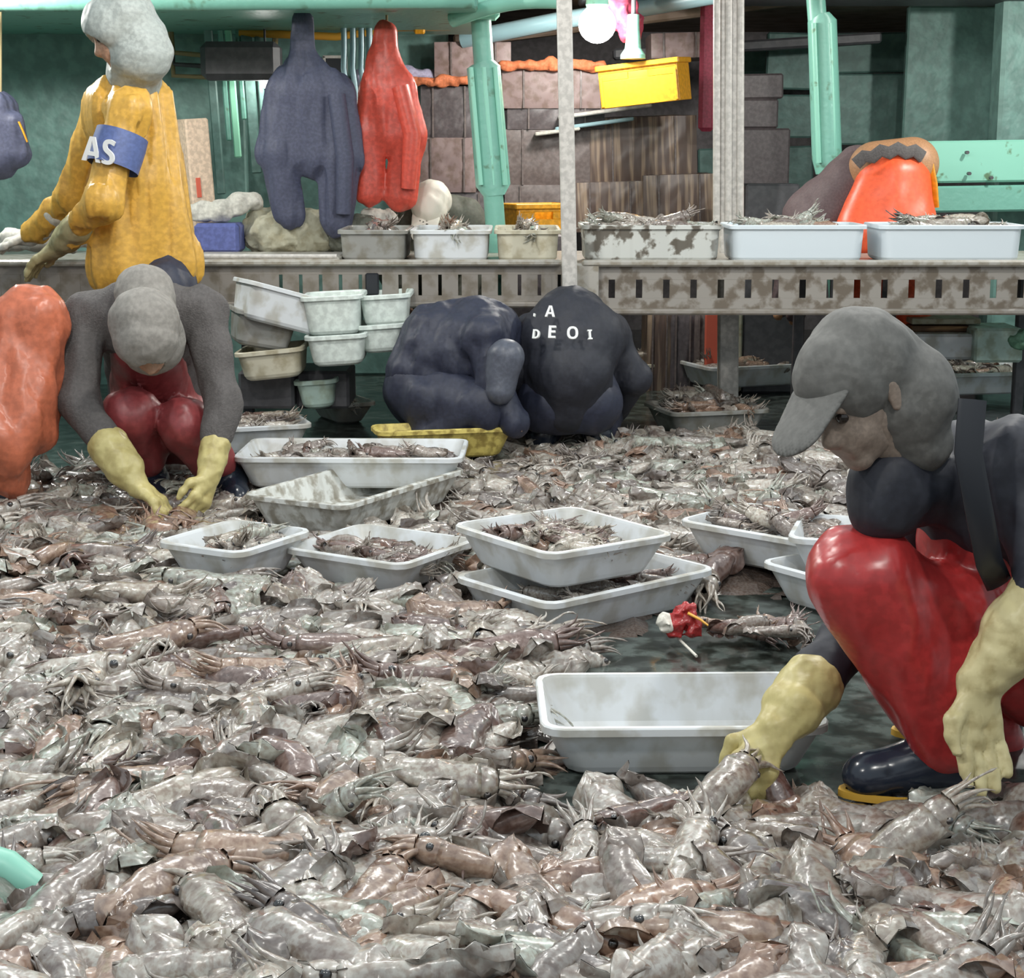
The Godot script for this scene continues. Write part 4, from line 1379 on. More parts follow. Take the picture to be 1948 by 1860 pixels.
# ---------------------------------------------------------------- sorting table
func make_table() -> void:
	var t := thing("sorting_table", "long steel sorting table with a slotted front beam carrying the row of white trays", "table", Vector3(0, 0, -7.1))
	# top sheet
	var st := begin()
	block(st, Vector3(0.0, 0.755, -0.52), Vector3(5.6, 0.03, 1.0), 0.006)
	put("table_top", st.commit(), M.steel, t)
	# slotted channel beams: web pieces stand between real slots, lips along top and bottom
	for part in 2:
		var x0 := -2.6 if part == 0 else 0.285
		var x1 := 0.205 if part == 0 else 2.6
		var z := 0.02 if part == 0 else 0.05
		var y0 := 0.612 if part == 0 else 0.585
		var y1 := 0.765
		var pitch := 0.082 if part == 0 else 0.112
		var slot := 0.014 if part == 0 else 0.026
		var web := begin()
		var sh := 0.085 if part == 0 else 0.075
		var ym := (y0 + y1) * 0.5 - 0.004
		block(web, Vector3((x0 + x1) * 0.5, (ym + sh * 0.5 + y1) * 0.5, z), Vector3(x1 - x0, y1 - ym - sh * 0.5, 0.006), 0.001)
		block(web, Vector3((x0 + x1) * 0.5, (ym - sh * 0.5 + y0) * 0.5, z), Vector3(x1 - x0, ym - sh * 0.5 - y0, 0.006), 0.001)
		var n := int((x1 - x0) / pitch)
		for i in n + 1:
			var a := x0 + i * pitch + (slot if i > 0 else 0.0)
			var b := minf(x0 + (i + 1) * pitch, x1)
			if part == 0 and a < -0.98 and i > 0:
				a -= slot           # plain web at the left end, no slots
			if b > a:
				block(web, Vector3((a + b) * 0.5, ym, z), Vector3(b - a, sh + 0.002, 0.006), 0.001)
		var w := put("beam", web.commit(), M.beam if part == 0 else M.beam_worn, t)
		var lips := begin()
		block(lips, Vector3((x0 + x1) * 0.5, y1 + 0.012, z + 0.018), Vector3(x1 - x0, 0.026, 0.05), 0.008)
		put("top_lip", lips.commit(), M.steel, w)
		lips = begin()
		block(lips, Vector3((x0 + x1) * 0.5, y0 - 0.006, z + 0.02), Vector3(x1 - x0, 0.024, 0.048), 0.007)
		put("bottom_lip", lips.commit(), M.beam, w)
		# bolts in the middle of each slot field on the right beam
	var plate := begin()
	block(plate, Vector3(0.31, 0.675, 0.082), Vector3(0.09, 0.19, 0.01), 0.003)
	put("joint_plate", plate.commit(), M.steel, t)
	var clip := begin()
	block(clip, Vector3(-0.575, 0.69, 0.04), Vector3(0.055, 0.09, 0.03), 0.006)
	put("clamp", clip.commit(), M.rubber_black, t)
	for x in [-2.3, -1.25, 0.24, 1.35, 2.4]:
		for z in [-0.03, -0.95]:
			put("leg", block_mesh(Vector3(0.05, 0.74, 0.05), 0.006), M.dark_steel, t, Transform3D(Basis(), Vector3(x, 0.37, z)))

	# trays in a row on the table
	var H := 0.135
	var base := 0.772
	var rows := [
		[-0.725, -0.43, 0.52, "tray_grey", "grey stained tray at the left end of the row on the table", "at the left end of the row"],
		[-0.425, -0.085, 0.56, "tray", "white tray with a stained front second in the row on the table", "second from the left"],
		[-0.075, 0.205, 0.56, "tray_cream", "short white tray with a brown corner left of the steel pole on the table", "left of the steel pole"],
		[0.285, 0.875, 0.38, "tray_blotched", "badly stained tray heaped with squid between the steel pole and the ribbed pole", "between the two pale poles"],
		[0.90, 1.475, 0.38, "tray_blue", "clean bluish white tray in front of the ribbed white pole on the table", "before the ribbed pole"],
		[1.52, 2.13, 0.38, "tray_blue", "clean white tray at the right end of the row on the table", "at the right end of the row"]]
	var i := 0
	for r in rows:
		var x0: float = r[0]
		var x1: float = r[1]
		var D: float = r[2]
		var hh := H + (0.02 if i >= 3 else 0.0)
		var xf := Transform3D(Basis(Vector3.UP, 0.0), Vector3((x0 + x1) * 0.5, base, -7.13 - D * 0.5))
		var long := x1 - x0
		tray(xf, long, D, hh, M[r[3]], r[4], "", false, 0.018)
		fill_tray([null, xf, long, D, hh], 4 if long < 0.4 else 5, 12, hh - 0.012, "on table tray %s" % r[5], 0.045, 0.85, [0, 1, 5, 2])
		i += 1
	# flat lid on the left end of the table
	var lid := thing("steel_sheet", "flat pale metal sheet lying on the left part of the table", "sheet", Vector3(-1.02, 0.772, -7.25))
	put("sheet", block_mesh(Vector3(0.62, 0.03, 0.36), 0.008), M.steel, lid, Transform3D(Basis(), Vector3(0, 0.015, 0)))
	put("edge", tube_mesh([Vector3(-0.3, 0.030, 0.175), Vector3(0.3, 0.030, 0.175)], 0.010), M.pole_white, lid)
	# pale lump the yellow worker handles
	var lump := put("cloth_bundle", field_mesh([bone(at(20, 455, 6.95), at(130, 462, 6.95), 0.05, 0.04), bone(at(90, 450, 7.0), at(210, 462, 7.05), 0.045, 0.035)], 0.012, 0.03, 0.02, 12.0), M.white_cloth, self)
	tag(lump, "whitish wet bundle on the table under the hand of the worker in yellow", "bundle")

# ---------------------------------------------------------------- posts, pipes, deckhead
func post(label: String, cat: String, x0: float, y0: float, x1: float, y1: float, d: float, r: float, m: Material, kind: String) -> Node3D:
	var a := at(x0, y0, d)
	var b := at(x1, y1, d)
	var t := thing("post", label, cat, Vector3(b.x, 0, b.z))
	var o := Vector3(b.x, 0, b.z)
	var dir := (a - b).normalized()
	var top := b + dir * ((2.04 - b.y) / dir.y) - o
	var bot := b - dir * (b.y / dir.y) - o
	if kind == "sleeve":
		put("pipe", tube_mesh([bot, top], r, r, 16), m, t)
	elif kind == "square":
		var st := begin()
		var c := (bot + top) * 0.5
		block(st, c, Vector3(r * 2, bot.distance_to(top), r * 2), 0.006, Basis(Quaternion(Vector3.UP, dir)))
		put("tube", st.commit(), m, t)
	return t

func make_posts() -> void:
	# green post with a thicker ribbed sleeve, left of the steel pole
	var t := post("mint green post with a thick sleeve rising behind the table, left of the steel pole", "post", 912, 0, 942, 425, 7.98, 0.046, M.teal, "sleeve")
	var o := t.position
	var st := begin()
	tube(st, [at(917, 118, 7.98) - o, at(920, 128, 7.98) - o, at(938, 352, 7.98) - o, at(940, 372, 7.98) - o], [0.05, 0.078, 0.082, 0.05], 14, 1.0)
	var sl := put("sleeve", st.commit(), M.teal, t)
	for k in 3:
		var dx: float = [-22.0, 2.0, 24.0][k]
		put("rib", tube_mesh([at(918 + dx, 128, 7.91) - o, at(937 + dx, 352, 7.91) - o], 0.012, 0.012, 8), M.teal_bright, sl)
	put("bracket", block_mesh(Vector3(0.2, 0.09, 0.16), 0.02), M.teal_bright, t, Transform3D(Basis(), at(908, 18, 7.95) - o))
	# steel pole in front of the table
	post("plain square steel pole standing in front of the table", "post", 1073, 0, 1083, 500, 6.93, 0.030, M.pole_white, "square")
	# ribbed white pole
	var w := post("ribbed whitish pole behind the clean tray on the table", "post", 1388, 0, 1386, 405, 7.95, 0.045, M.pole_white, "square")
	var wo := w.position
	for k in 3:
		put("rib", tube_mesh([at(1364 + k * 22.5, -5, 7.9) - wo, at(1363 + k * 22.5, 420, 7.9) - wo], 0.017, 0.017, 10), M.pole_white, w)
	# right green post
	var g := post("mint green post with a flat sleeve at the right, above the stooping orange waders", "post", 1552, 0, 1576, 320, 8.5, 0.046, M.teal, "sleeve")
	var go := g.position
	st = begin()
	tube(st, [at(1562, 26, 8.5) - go, at(1564, 40, 8.5) - go, at(1573, 300, 8.5) - go, at(1574, 330, 8.5) - go], [0.05, 0.086, 0.09, 0.07], 14, 0.8)
	var gs := put("sleeve", st.commit(), M.teal, g)
	for k in 2:
		put("rib", tube_mesh([at(1548 + k * 30, 44, 8.43) - go, at(1558 + k * 30, 310, 8.43) - go], 0.013, 0.013, 8), M.teal_bright, gs)

	# deckhead beams and pipes
	structure("trim_1", tube_mesh([at(-60, 4, 7.3), at(300, 2, 7.35), at(620, 0, 7.4), at(900, -2, 7.5)], 0.04, 0.04, 12), M.teal, "teal round beam along the front edge of the deckhead", "beam")
	var arch := []
	for i in 9:
		var u := i / 8.0
		arch.append(at(860 + 210 * u, 38 - 34 * u - 14 * sin(PI * u), 7.9 - 0.3 * u))
	structure("trim_2", tube_mesh(arch, 0.035, 0.03, 10), M.teal_bright, "pale green curved bracket beside the green post", "beam")
	structure("trim_3", tube_mesh([at(880, 76, 9.4), at(1060, 40, 9.2), at(1240, 12, 9.0), at(1420, -20, 8.8)], 0.045, 0.045, 10), M.blue_pipe, "grey-blue deckhead beam behind the steel pole", "beam")
	structure("trim_4", block_mesh(Vector3(1.9, 0.07, 0.12), 0.012), M.brown_ceiling, "brown deckhead stringer above the cartons", "beam", Transform3D(Basis(Vector3.BACK, 0.12), at(1180, 40, 10.0)))
	structure("trim_5", block_mesh(Vector3(1.5, 0.06, 0.12), 0.012), M.dark_steel, "dark deckhead stringer at the right", "beam", Transform3D(Basis(Vector3.BACK, 0.06), at(1420, 88, 9.9)))
	var yp := thing("pipe", "yellow pipe running under the deckhead behind the red coat", "pipe", at(780, 52, 8.9))
	var yo := yp.position
	put("tube", tube_mesh([at(455, 62, 8.9) - yo, at(640, 70, 8.9) - yo, at(760, 52, 8.9) - yo, at(895, 50, 8.9) - yo], 0.020, 0.020, 10), M.yellow_pipe, yp)
	put("coupling", block_mesh(Vector3(0.055, 0.075, 0.06), 0.008), M.yellow_plastic, yp, Transform3D(Basis(), at(798, 50, 8.87) - yo))
	for k in 4:
		var x: float = [655.0, 672.0, 688.0, 703.0][k]
		var hp := thing("hose", "pale blue-grey hose hanging between the navy coat and the red coat", "hose", at(x, 90, 8.75), 0.0, "hoses beside the red coat")
		put("tube", tube_mesh([Vector3(0, 0.3, 0), Vector3.ZERO, at(x - 1, 130, 8.75) - hp.position, at(x + 6, 180, 8.72) - hp.position, at(x + (20 - k * 14), 330, 8.75) - hp.position], 0.016, 0.014, 8), M.blue_pipe, hp)

# ---------------------------------------------------------------- things stowed aft
func carton(x0: float, y0: float, x1: float, y1: float, d: float, m: Material, label: String, roll := 0.0, yaw := 0.0, group := "") -> void:
	var a := at(x0, y0, d)
	var b := at(x1, y1, d)
	var size := Vector3(b.x - a.x, a.y - b.y, 0.4)
	var t := thing("carton", label, "carton", (a + b) * 0.5 - Vector3(0, size.y * 0.5, 0.2), yaw, group)
	t.rotation.z = roll
	var st := begin()
	# slack film: sides bulge and sag between the edges
	var nx := 14
	var ny := 8
	var n := FastNoiseLite.new()
	n.seed = int(x0 + y0)
	n.frequency = 3.0
	for face in 3:
		var g := []
		for j in ny + 1:
			var row := []
			for i in nx + 1:
				var u := float(i) / nx - 0.5
				var v := float(j) / ny
				var edge := (1.0 - pow(absf(u) * 2.0, 6.0)) * (1.0 - pow(absf(v * 2.0 - 1.0), 6.0))
				var w := (0.012 * n.get_noise_2d(u * size.x * 9.0, v * 1.2 + face * 7) + 0.008) * edge
				if face == 0:
					row.append(Vector3(u * size.x, v * size.y, 0.2 + w))
				elif face == 1:
					row.append(Vector3(u * size.x, size.y + w * 0.6, (0.5 - v) * 0.4))
				else:
					row.append(Vector3(u * size.x, v * size.y, -0.2))
			g.append(row)
		var cc := []
		for row in g:
			var cr := []
			for q in row:
				cr.append(Color.WHITE)
			cc.append(cr)
		skin_quads(st, g, cc, false)
	for s in [-1.0, 1.0]:
		var X: float = s * size.x * 0.5
		quad(st, Vector3(X, 0, 0.2), Vector3(X, 0, -0.2), Vector3(X, size.y, -0.2), Vector3(X, size.y, 0.2), Vector3(s, 0, 0))
	quad(st, Vector3(-size.x * 0.5, 0, 0.2), Vector3(size.x * 0.5, 0, 0.2), Vector3(size.x * 0.5, 0, -0.2), Vector3(-size.x * 0.5, 0, -0.2), Vector3.DOWN)
	put("wrapping", st.commit(), m, t)
	for u in [-0.28, 0.3]:
		put("strapping", block_mesh(Vector3(0.010, size.y * 1.0, 0.006), 0.001), M.carton, t, Transform3D(Basis(), Vector3(u * size.x, size.y * 0.5, 0.214)))

func crate(called: String, label: String, c: Vector3, size: Vector3, b: Basis, m: Material) -> Node3D:
	# fish crate with ribbed sides, a hand hole in the near side and a rim
	var t := thing(called, label, "crate", c)
	t.basis = b
	var st := begin()
	var h := size * 0.5
	var w := 0.012
	block(st, Vector3(0, -h.y + w * 0.5, 0), Vector3(size.x - 0.01, w, size.z - 0.01), 0.002)
	for s in [-1.0, 1.0]:
		block(st, Vector3(s * (h.x - w * 0.5), 0, 0), Vector3(w, size.y, size.z), 0.003)
	block(st, Vector3(0, 0, -h.z + w * 0.5), Vector3(size.x, size.y, w), 0.003)
	# near side in four pieces round the hand hole
	var hx := 0.05
	var hy0 := h.y - 0.075
	var hy1 := h.y - 0.04
	block(st, Vector3(0, (hy0 - h.y) * 0.5, h.z - w * 0.5), Vector3(size.x, hy0 + h.y, w), 0.002)
	block(st, Vector3(0, (hy1 + h.y) * 0.5, h.z - w * 0.5), Vector3(size.x, h.y - hy1, w), 0.002)
	for s in [-1.0, 1.0]:
		block(st, Vector3(s * (h.x + hx) * 0.5, (hy0 + hy1) * 0.5, h.z - w * 0.5), Vector3(h.x - hx, hy1 - hy0, w), 0.002)
	put("shell", st.commit(), m, t)
	for i in 2:
		var x: float = [-0.94, 0.94][i] * h.x
		put("rib", block_mesh(Vector3(0.014, size.y * 0.72, 0.012), 0.003), m, t, Transform3D(Basis(), Vector3(x, -size.y * 0.12, h.z + 0.005)))
	var rim := begin()
	for s in [-1.0, 1.0]:
		block(rim, Vector3(0, h.y - 0.012, s * (h.z + 0.004)), Vector3(size.x + 0.02, 0.026, 0.016), 0.004)
		block(rim, Vector3(s * (h.x + 0.004), h.y - 0.012, 0), Vector3(0.016, 0.026, size.z + 0.02), 0.004)
	put("rim", rim.commit(), m, t)
	return t

func make_stowage() -> void:
	# wrapped cartons, row upon row
	var D := 9.35
	var list := [
		[795, 262, 905, 366, "carton_mauve", "mauve-brown wrapped carton left of the green post, second row from the bottom"],
		[800, 164, 906, 262, "carton_dark", "dark brown wrapped carton behind the red coat, upper row"],
		[826, 80, 972, 160, "carton_mauve", "greyish carton at the top of the stack left of the green post"],
		[955, 128, 1142, 206, "carton_mauve", "pale pinkish wrapped carton under the orange netting"],
		[965, 172, 1150, 246, "carton_dark", "dark sloping carton left of the yellow crate"],
		[958, 246, 1122, 352, "carton", "plain brown-grey wrapped carton behind the steel pole, middle row"],
		[1122, 222, 1326, 346, "carton_streaked", "large brown carton with pale vertical streaks under the yellow crate"],
		[960, 352, 1095, 442, "carton", "brown carton behind the yellow crate at the foot of the green post"],
		[1095, 346, 1226, 440, "carton_streaked", "brown streaked carton in the bottom row, right of the steel pole"],
		[1226, 332, 1358, 436, "carton_streaked", "brown streaked carton in the bottom row, left of the ribbed pole"],
		[795, 366, 940, 460, "carton_dark", "dark carton behind the white cap"],
		[1240, 62, 1345, 110, "carton_mauve", "grey carton at the top right behind the bulb"]]
	for c in list:
		carton(c[0], c[1], c[2], c[3], D + 0.05 * rng.randf(), M[c[4]], c[5], 0.03 if c[0] > 1090 else 0.0)
	# cartons resume further down behind the table opening
	for i in 6:
		var x := 1232.0 + i * 44.0
		carton(x, 592, x + 43.0, 775, 8.9, M[["carton_streaked", "carton_dark", "carton", "carton_mauve", "carton_dark", "carton_streaked"][i]], "%s carton edge seen under the table, %s" % [["streaked brown", "dark", "plain brown", "reddish grey", "blackish", "pale streaked"][i], ["first from the left", "second from the left", "third from the left", "fourth from the left", "fifth from the left", "sixth from the left"][i]])
	box_px("slat", "upright red board seen under the table between the cartons", "board", 1342, 592, 1372, 745, 8.8, 0.02, M.card_red)
	box_px("slat", "upright yellow slat seen under the table beside the red board", "board", 1376, 592, 1384, 745, 8.79, 0.02, M.yellow_plastic)
	box_px("slat", "upright pale slat seen under the table right of the yellow slat", "board", 1402, 592, 1410, 745, 8.79, 0.02, M.cream_sack)

	# yellow crates
	var c := at(1227, 158, 8.75)
	crate("crate", "bright yellow plastic crate hanging tilted under the lamp", c, Vector3(0.40, 0.205, 0.27), Basis(Vector3.UP, -0.32) * Basis(Vector3.BACK, 0.10) * Basis(Vector3.RIGHT, 0.05), M.yellow_plastic)
	crate("crate", "yellow plastic crate behind the table between the green post and the steel pole", at(1018, 412, 8.6), Vector3(0.30, 0.13, 0.2), Basis(Vector3.UP, 0.45), M.yellow_plastic)
	box_px("dark_box", "dark box under the yellow crate behind the table", "box", 955, 446, 1075, 750, 8.5, 0.3, M.carton_dark, 0.01)
	# orange netting and tarps on the stack
	put_soft("netting", "orange netting draped along the top of the pinkish carton", "netting", [[958, 126, 9.33], [1050, 122, 9.33], [1145, 128, 9.33]], 0.028, M.orange_net, 0.02)
	put_soft("netting", "orange cloth draped on the carton between the red coat and the green post", "netting", [[790, 156, 9.33], [840, 154, 9.33], [902, 152, 9.33]], 0.026, M.orange_net, 0.02)
	put_soft("cloth", "lavender cloth behind the red coat's shoulder", "cloth", [[690, 146, 9.25], [760, 140, 9.35], [850, 156, 9.5]], 0.045, M.lavender, 0.02)
	put_soft("maroon_bag", "maroon bag hanging beside the bulb under the deckhead", "bag", [[1168, -5, 8.7], [1188, 30, 8.7], [1196, 52, 8.7]], 0.075, M.maroon, 0.03)
	var cone := thing("hook_cone", "mint green cone fitting above the hanging yellow crate", "fitting", at(1204, 112, 8.62))
	var st := begin()
	lathe(st, [Vector2(0.001, 0), Vector2(0.062, 0.0), Vector2(0.060, 0.02), Vector2(0.040, 0.05), Vector2(0.030, 0.15), Vector2(0.028, 0.21), Vector2(0.001, 0.21)], 18)
	put("cone", st.commit(), M.teal_bright, cone)
	put("stem", tube_mesh([Vector3(0, 0.2, 0), Vector3(0, 0.72, 0)], 0.012), M.dark_steel, cone)
	# sheets of board and pipe ends lying on the stack
	for i in 3:
		var p := thing("board", ["thin pale board sticking out under the yellow crate", "thin bluish pipe lying beneath the pale board", "white edge board left of the steel pole on the cartons"][i], "board", at([1150, 1130, 1060][i], [212, 236, 250][i], 9.32))
		put("plank", block_mesh(Vector3([0.5, 0.42, 0.24][i], 0.02, 0.14), 0.005), [M.pole_white, M.blue_pipe, M.white_cloth][i], p, Transform3D(Basis(Vector3.BACK, 0.13), Vector3.ZERO))
	box_px("red_curtain", "red cloth strip hanging left of the ribbed pole", "cloth", 1334, -5, 1360, 250, 9.1, 0.05, M.maroon, 0.02)

	# right: teal plates, bulwark boards
	var plates := [[1590, 62, 1745, 138, 10.6, "dull teal plate high on the right bulkhead"], [1590, 140, 1740, 275, 10.55, "dull teal plate below the upper plate, behind the right green post"], [1728, 12, 1905, 272, 10.0, "broad teal bracket plate in front of the right bulkhead"],
		[1460, 62, 1545, 170, 10.3, "teal angled plate left of the right green post"], [1410, 80, 1470, 140, 10.8, "dark teal plate beside the ribbed pole"], [1475, 180, 1545, 262, 10.2, "small teal plate left of the right green post, lower"], [1330, 280, 1545, 400, 10.9, "dark teal lower plate behind the ribbed pole"]]
	for p in plates:
		box_px("wall_plate", p[5], "plate", p[0], p[1], p[2], p[3], p[4], 0.06, M.teal_wall if p[0] > 1580 else M.teal_dull, 0.01, rng.randf_range(-0.03, 0.03))
	structure("pillar", block_mesh(Vector3(0.2, 2.1, 0.2), 0.02), M.teal_wall, "broad teal frame at the right edge of the picture", "pillar", Transform3D(Basis(), at(1930, 150, 9.2) * Vector3(1, 0, 1) + Vector3(0, 1.03, 0)))
	var bul := thing("bulwark", "mint green bulwark of wide boards at the right behind the white trays", "bulwark", at(1860, 300, 8.75))
	var bo := bul.position
	for k in 2:
		var y0: float = [266.0, 352.0][k]
		var y1: float = [346.0, 402.0][k]
		var a := at(1740, y0, 8.75)
		var b := at(2100, y1, 8.75)
		put("board", block_mesh(Vector3(b.x - a.x, a.y - b.y, 0.05), 0.01), M.teal_bright if k == 0 else M.teal, bul, Transform3D(Basis(Vector3.BACK, 0.015), (a + b) * 0.5 - bo))
	for k in 3:
		put("bolt", tube_mesh([Vector3.ZERO, Vector3(0, 0, 0.03)], 0.009), M.dark_steel, bul, Transform3D(Basis(), at([1838, 1842, 1884][k], [290, 330, 338][k], 8.7) - bo))
	box_px("dark_box", "dark brown crate on the stack beside the ribbed pole", "box", 1412, 140, 1490, 188, 9.6, 0.3, M.carton_dark, 0.01, 0.02)
	box_px("dark_box", "dark brown lower crate beside the ribbed pole", "box", 1412, 188, 1480, 244, 9.6, 0.3, M.carton_dark, 0.01)
	box_px("dark_box", "dark box on the deck behind the ribbed pole", "box", 1412, 244, 1490, 712, 9.55, 0.3, M.carton_dark, 0.01)
	box_px("dark_box", "grey box low between the ribbed pole and the brown-shirted worker", "box", 1420, 350, 1510, 748, 8.8, 0.3, M.dark_steel, 0.01)

	# left: hung coats and stowed gear
	hang_coat("coat", "dark navy coat hanging from the deckhead left of the red coat", M.navy_hung, 7.86, [[572, 40, 0.05], [575, 120, 0.06]], [[545, 175, 0.085], [640, 180, 0.085]], [[530, 290, 0.095], [650, 300, 0.095]], [[552, 405, 0.07], [640, 420, 0.075]], 0.02)
	hang_coat("coat", "red-orange hooded raincoat hanging from the deckhead", M.coral, 7.95, [[736, 62, 0.052], [730, 120, 0.066]], [[712, 170, 0.068], [762, 165, 0.068]], [[706, 250, 0.075], [778, 255, 0.072]], [[702, 368, 0.065], [762, 372, 0.075]], 0.016)
	var jk := put("jacket", field_mesh([bone(at(0, 205, 7.6), at(-5, 300, 7.6), 0.075, 0.085), bone(at(22, 235, 7.58), at(28, 290, 7.58), 0.06, 0.065), bone(at(-30, 215, 7.6), at(-30, 330, 7.6), 0.08, 0.06)], 0.012, 0.02, 0.02, 8.0, Vector3(1.2, 0.3, 1.2)), M.navy_hung, self)
	put("hanging_loop", tube_mesh([at(0, 195, 7.6), at(0, -60, 7.6)], 0.008), M.rope, jk)
	tag(jk, "dark jacket hanging at the left edge of the picture", "jacket")
	put("stripe", tube_mesh([at(36, 232, 7.49), at(44, 250, 7.485), at(52, 270, 7.49)], 0.012, 0.010, 8, 0.4), M.yellow_plastic, jk)
	# upright carton with a red mark
	var cb := thing("carton", "upright pale carton with a red mark right of the yellow coat", "carton", Vector3(at(366, 385, 8.05).x, 0.772, -8.05))
	var cs := at(340, 225, 8.05)
	var ce := at(392, 390, 8.05)
	ce.y = 0.772
	var sz := Vector3(ce.x - cs.x, cs.y - ce.y, 0.2)
	put("box", block_mesh(sz, 0.008), M.card_pale, cb, Transform3D(Basis(Vector3.UP, 0.5) * Basis(Vector3.BACK, 0.06), Vector3(0, sz.y * 0.5, -0.1)))
	put("red_mark", block_mesh(Vector3(0.022, 0.09, 0.004), 0.001), M.card_red, cb, Transform3D(Basis(Vector3.UP, 0.5) * Basis(Vector3.BACK, 0.06), Vector3(0, sz.y * 0.5, -0.1) + Basis(Vector3.UP, 0.5) * Basis(Vector3.BACK, 0.06) * Vector3(-0.02, -0.01, 0.1015)))
	box_px("bundle", "dark bundle stowed under the deckhead above the plastic curtain", "bundle", 378, 78, 532, 152, 8.7, 0.15, M.dark_steel, 0.03)
	# strip curtain: hanging plastic strips, light shining through painted as pale mint
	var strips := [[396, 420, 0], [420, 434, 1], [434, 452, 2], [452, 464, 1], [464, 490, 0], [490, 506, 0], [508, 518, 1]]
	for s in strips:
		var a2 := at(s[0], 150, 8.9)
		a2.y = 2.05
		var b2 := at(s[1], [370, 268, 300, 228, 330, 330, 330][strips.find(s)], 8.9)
		var o := put("curtain_strip", block_mesh(Vector3(b2.x - a2.x, a2.y - b2.y, 0.02), 0.006), [M.teal_dull, M.teal, M.mint_painted_glow][s[2]], self, Transform3D(Basis(Vector3.UP, rng.randf_range(-0.3, 0.3)) * Basis(Vector3.BACK, 0.05), (a2 + b2) * 0.5))
		tag(o, "%s strip of the plastic curtain right of the pale carton" % ["teal", "pale green", "glow-painted mint"][s[2]], "curtain strip", "%s curtain strips" % ["teal", "pale green", "glow-painted mint"][s[2]])
	structure("wall_inner", block_mesh(Vector3(1.7, 2.0, 0.06), 0.01), M.teal_dull, "dim teal partition behind the strip curtain and the coats", "partition", Transform3D(Basis(), at(560, 260, 9.6) * Vector3(1, 0, 1) + Vector3(0, 1.0, 0)))
	# door frame with a dark opening between the coats
	var df := thing("window", "small dark window with a pale frame between the hanging coats", "window", at(638, 150, 9.5))
	df.set_meta("kind", "structure")
	st = begin()
	for s in [-1.0, 1.0]:
		block(st, Vector3(s * 0.058, 0, 0), Vector3(0.016, 0.24, 0.03), 0.003)
		block(st, Vector3(0, s * 0.115, 0), Vector3(0.13, 0.016, 0.03), 0.003)
	put("frame", st.commit(), M.pole_white, df)
	put("pane", block_mesh(Vector3(0.105, 0.22, 0.01), 0.002), M.rubber_black, df)
	# sacks, blue box, white roll on the table's far side
	box_px("blue_box", "blue plastic box behind the table right of the yellow coat", "box", 368, 425, 455, 482, 7.78, 0.2, M.blue_box, 0.015)
	put_soft("sack", "white folded sack lying on the blue box", "sack", [[370, 402, 7.86], [420, 402, 7.86], [452, 388, 7.9], [485, 382, 7.95]], 0.045, M.white_cloth, 0.015)
	put_soft("sack", "cream sack slumped under the navy coat", "sack", [[505, 440, 8.0], [560, 445, 8.0], [620, 440, 8.02]], 0.11, M.cream_sack, 0.02)
	put_soft("sack", "grey-green sack beside the cream sack, under the red coat", "sack", [[655, 446, 7.95], [690, 440, 7.95]], 0.085, M.olive, 0.02)
	put_soft("cloth", "white rag between the red coat and the white cap", "cloth", [[700, 420, 8.0], [735, 418, 8.0]], 0.055, M.white_cloth, 0.02)
	put_soft("glove", "yellow glove tip behind the table below the red coat", "glove", [[755, 378, 8.1], [775, 374, 8.1]], 0.022, M.yellow_plastic, 0.008)
	# rolled awning high at the left, ropes
	for i in 3:
		var rp := put("rope", tube_mesh([at(322, 20, 9.0), at(330, 100 + i * 22, 9.0), at(420, 108 + i * 20, 9.0), at(520, 96 + i * 18, 9.0), at(530, 10, 9.0)], 0.014, 0.014, 8), [M.rope, M.dark_steel, M.rope][i], self)
		tag(rp, "%s line slung under the deckhead left of the navy coat" % ["upper tan", "middle dark", "lower tan"][i], "rope")

func put_soft(called: String, label: String, cat: String, pts: Array, r: float, m: Material, fold: float) -> void:
	var b := []
	var c := at(pts[0][0], pts[0][1], pts[0][2])
	for i in pts.size() - 1:
		b.append(bone(at(pts[i][0], pts[i][1], pts[i][2]) - c, at(pts[i + 1][0], pts[i + 1][1], pts[i + 1][2]) - c, r, r * 0.92))
	var o := put(called, field_mesh(b, 0.012, 0.03, fold, 14.0, Vector3.ONE, int(pts[0][0])), m, self, Transform3D(Basis(), c))
	tag(o, label, cat)

func hang_coat(called: String, label: String, m: Material, d: float, hood: Array, sh: Array, mid: Array, low: Array, fold: float) -> void:
	var c := at(hood[0][0], hood[0][1], d)
	var t := thing(called, label, "coat", c)
	var p := func(q: Array, dz := 0.0) -> Vector3: return at(q[0], q[1], d + dz) - c
	var Z := Vector3.BACK
	var b := [bone(p.call(hood[0]), p.call(hood[1]), hood[0][2], hood[1][2], Z, 1.4)]
	for i in 2:
		b.append(bone(p.call(hood[1]), p.call(sh[i]), hood[1][2], sh[i][2], Z, 1.5))
		b.append(bone(p.call(sh[i]), p.call(mid[i]), sh[i][2], mid[i][2], Z, 1.5))
		b.append(bone(p.call(mid[i]), p.call(low[i]), mid[i][2], low[i][2], Z, 1.5))
	b.append(bone((p.call(sh[0]) + p.call(sh[1])) * 0.5, (p.call(mid[0]) + p.call(mid[1])) * 0.5, 0.11, 0.10, Z, 1.6))
	put("shell", field_mesh(b, 0.011, 0.028, fold, 10.0, Vector3(1.3, 0.25, 1.3), int(hood[0][0])), m, t)
	put("hanging_loop", tube_mesh([Vector3(0, 0.02, 0), Vector3(0, 0.12, 0)], 0.006), M.rope, t)
	var sl := begin()
	tube(sl, [p.call(sh[1], -0.06), p.call([mid[1][0] + 6, mid[1][1]], -0.075), p.call([low[1][0] + 14, low[1][1] - 14], -0.06)], [0.05, 0.052, 0.044], 12, 0.8)
	put("sleeve", sl.commit(), m, t)

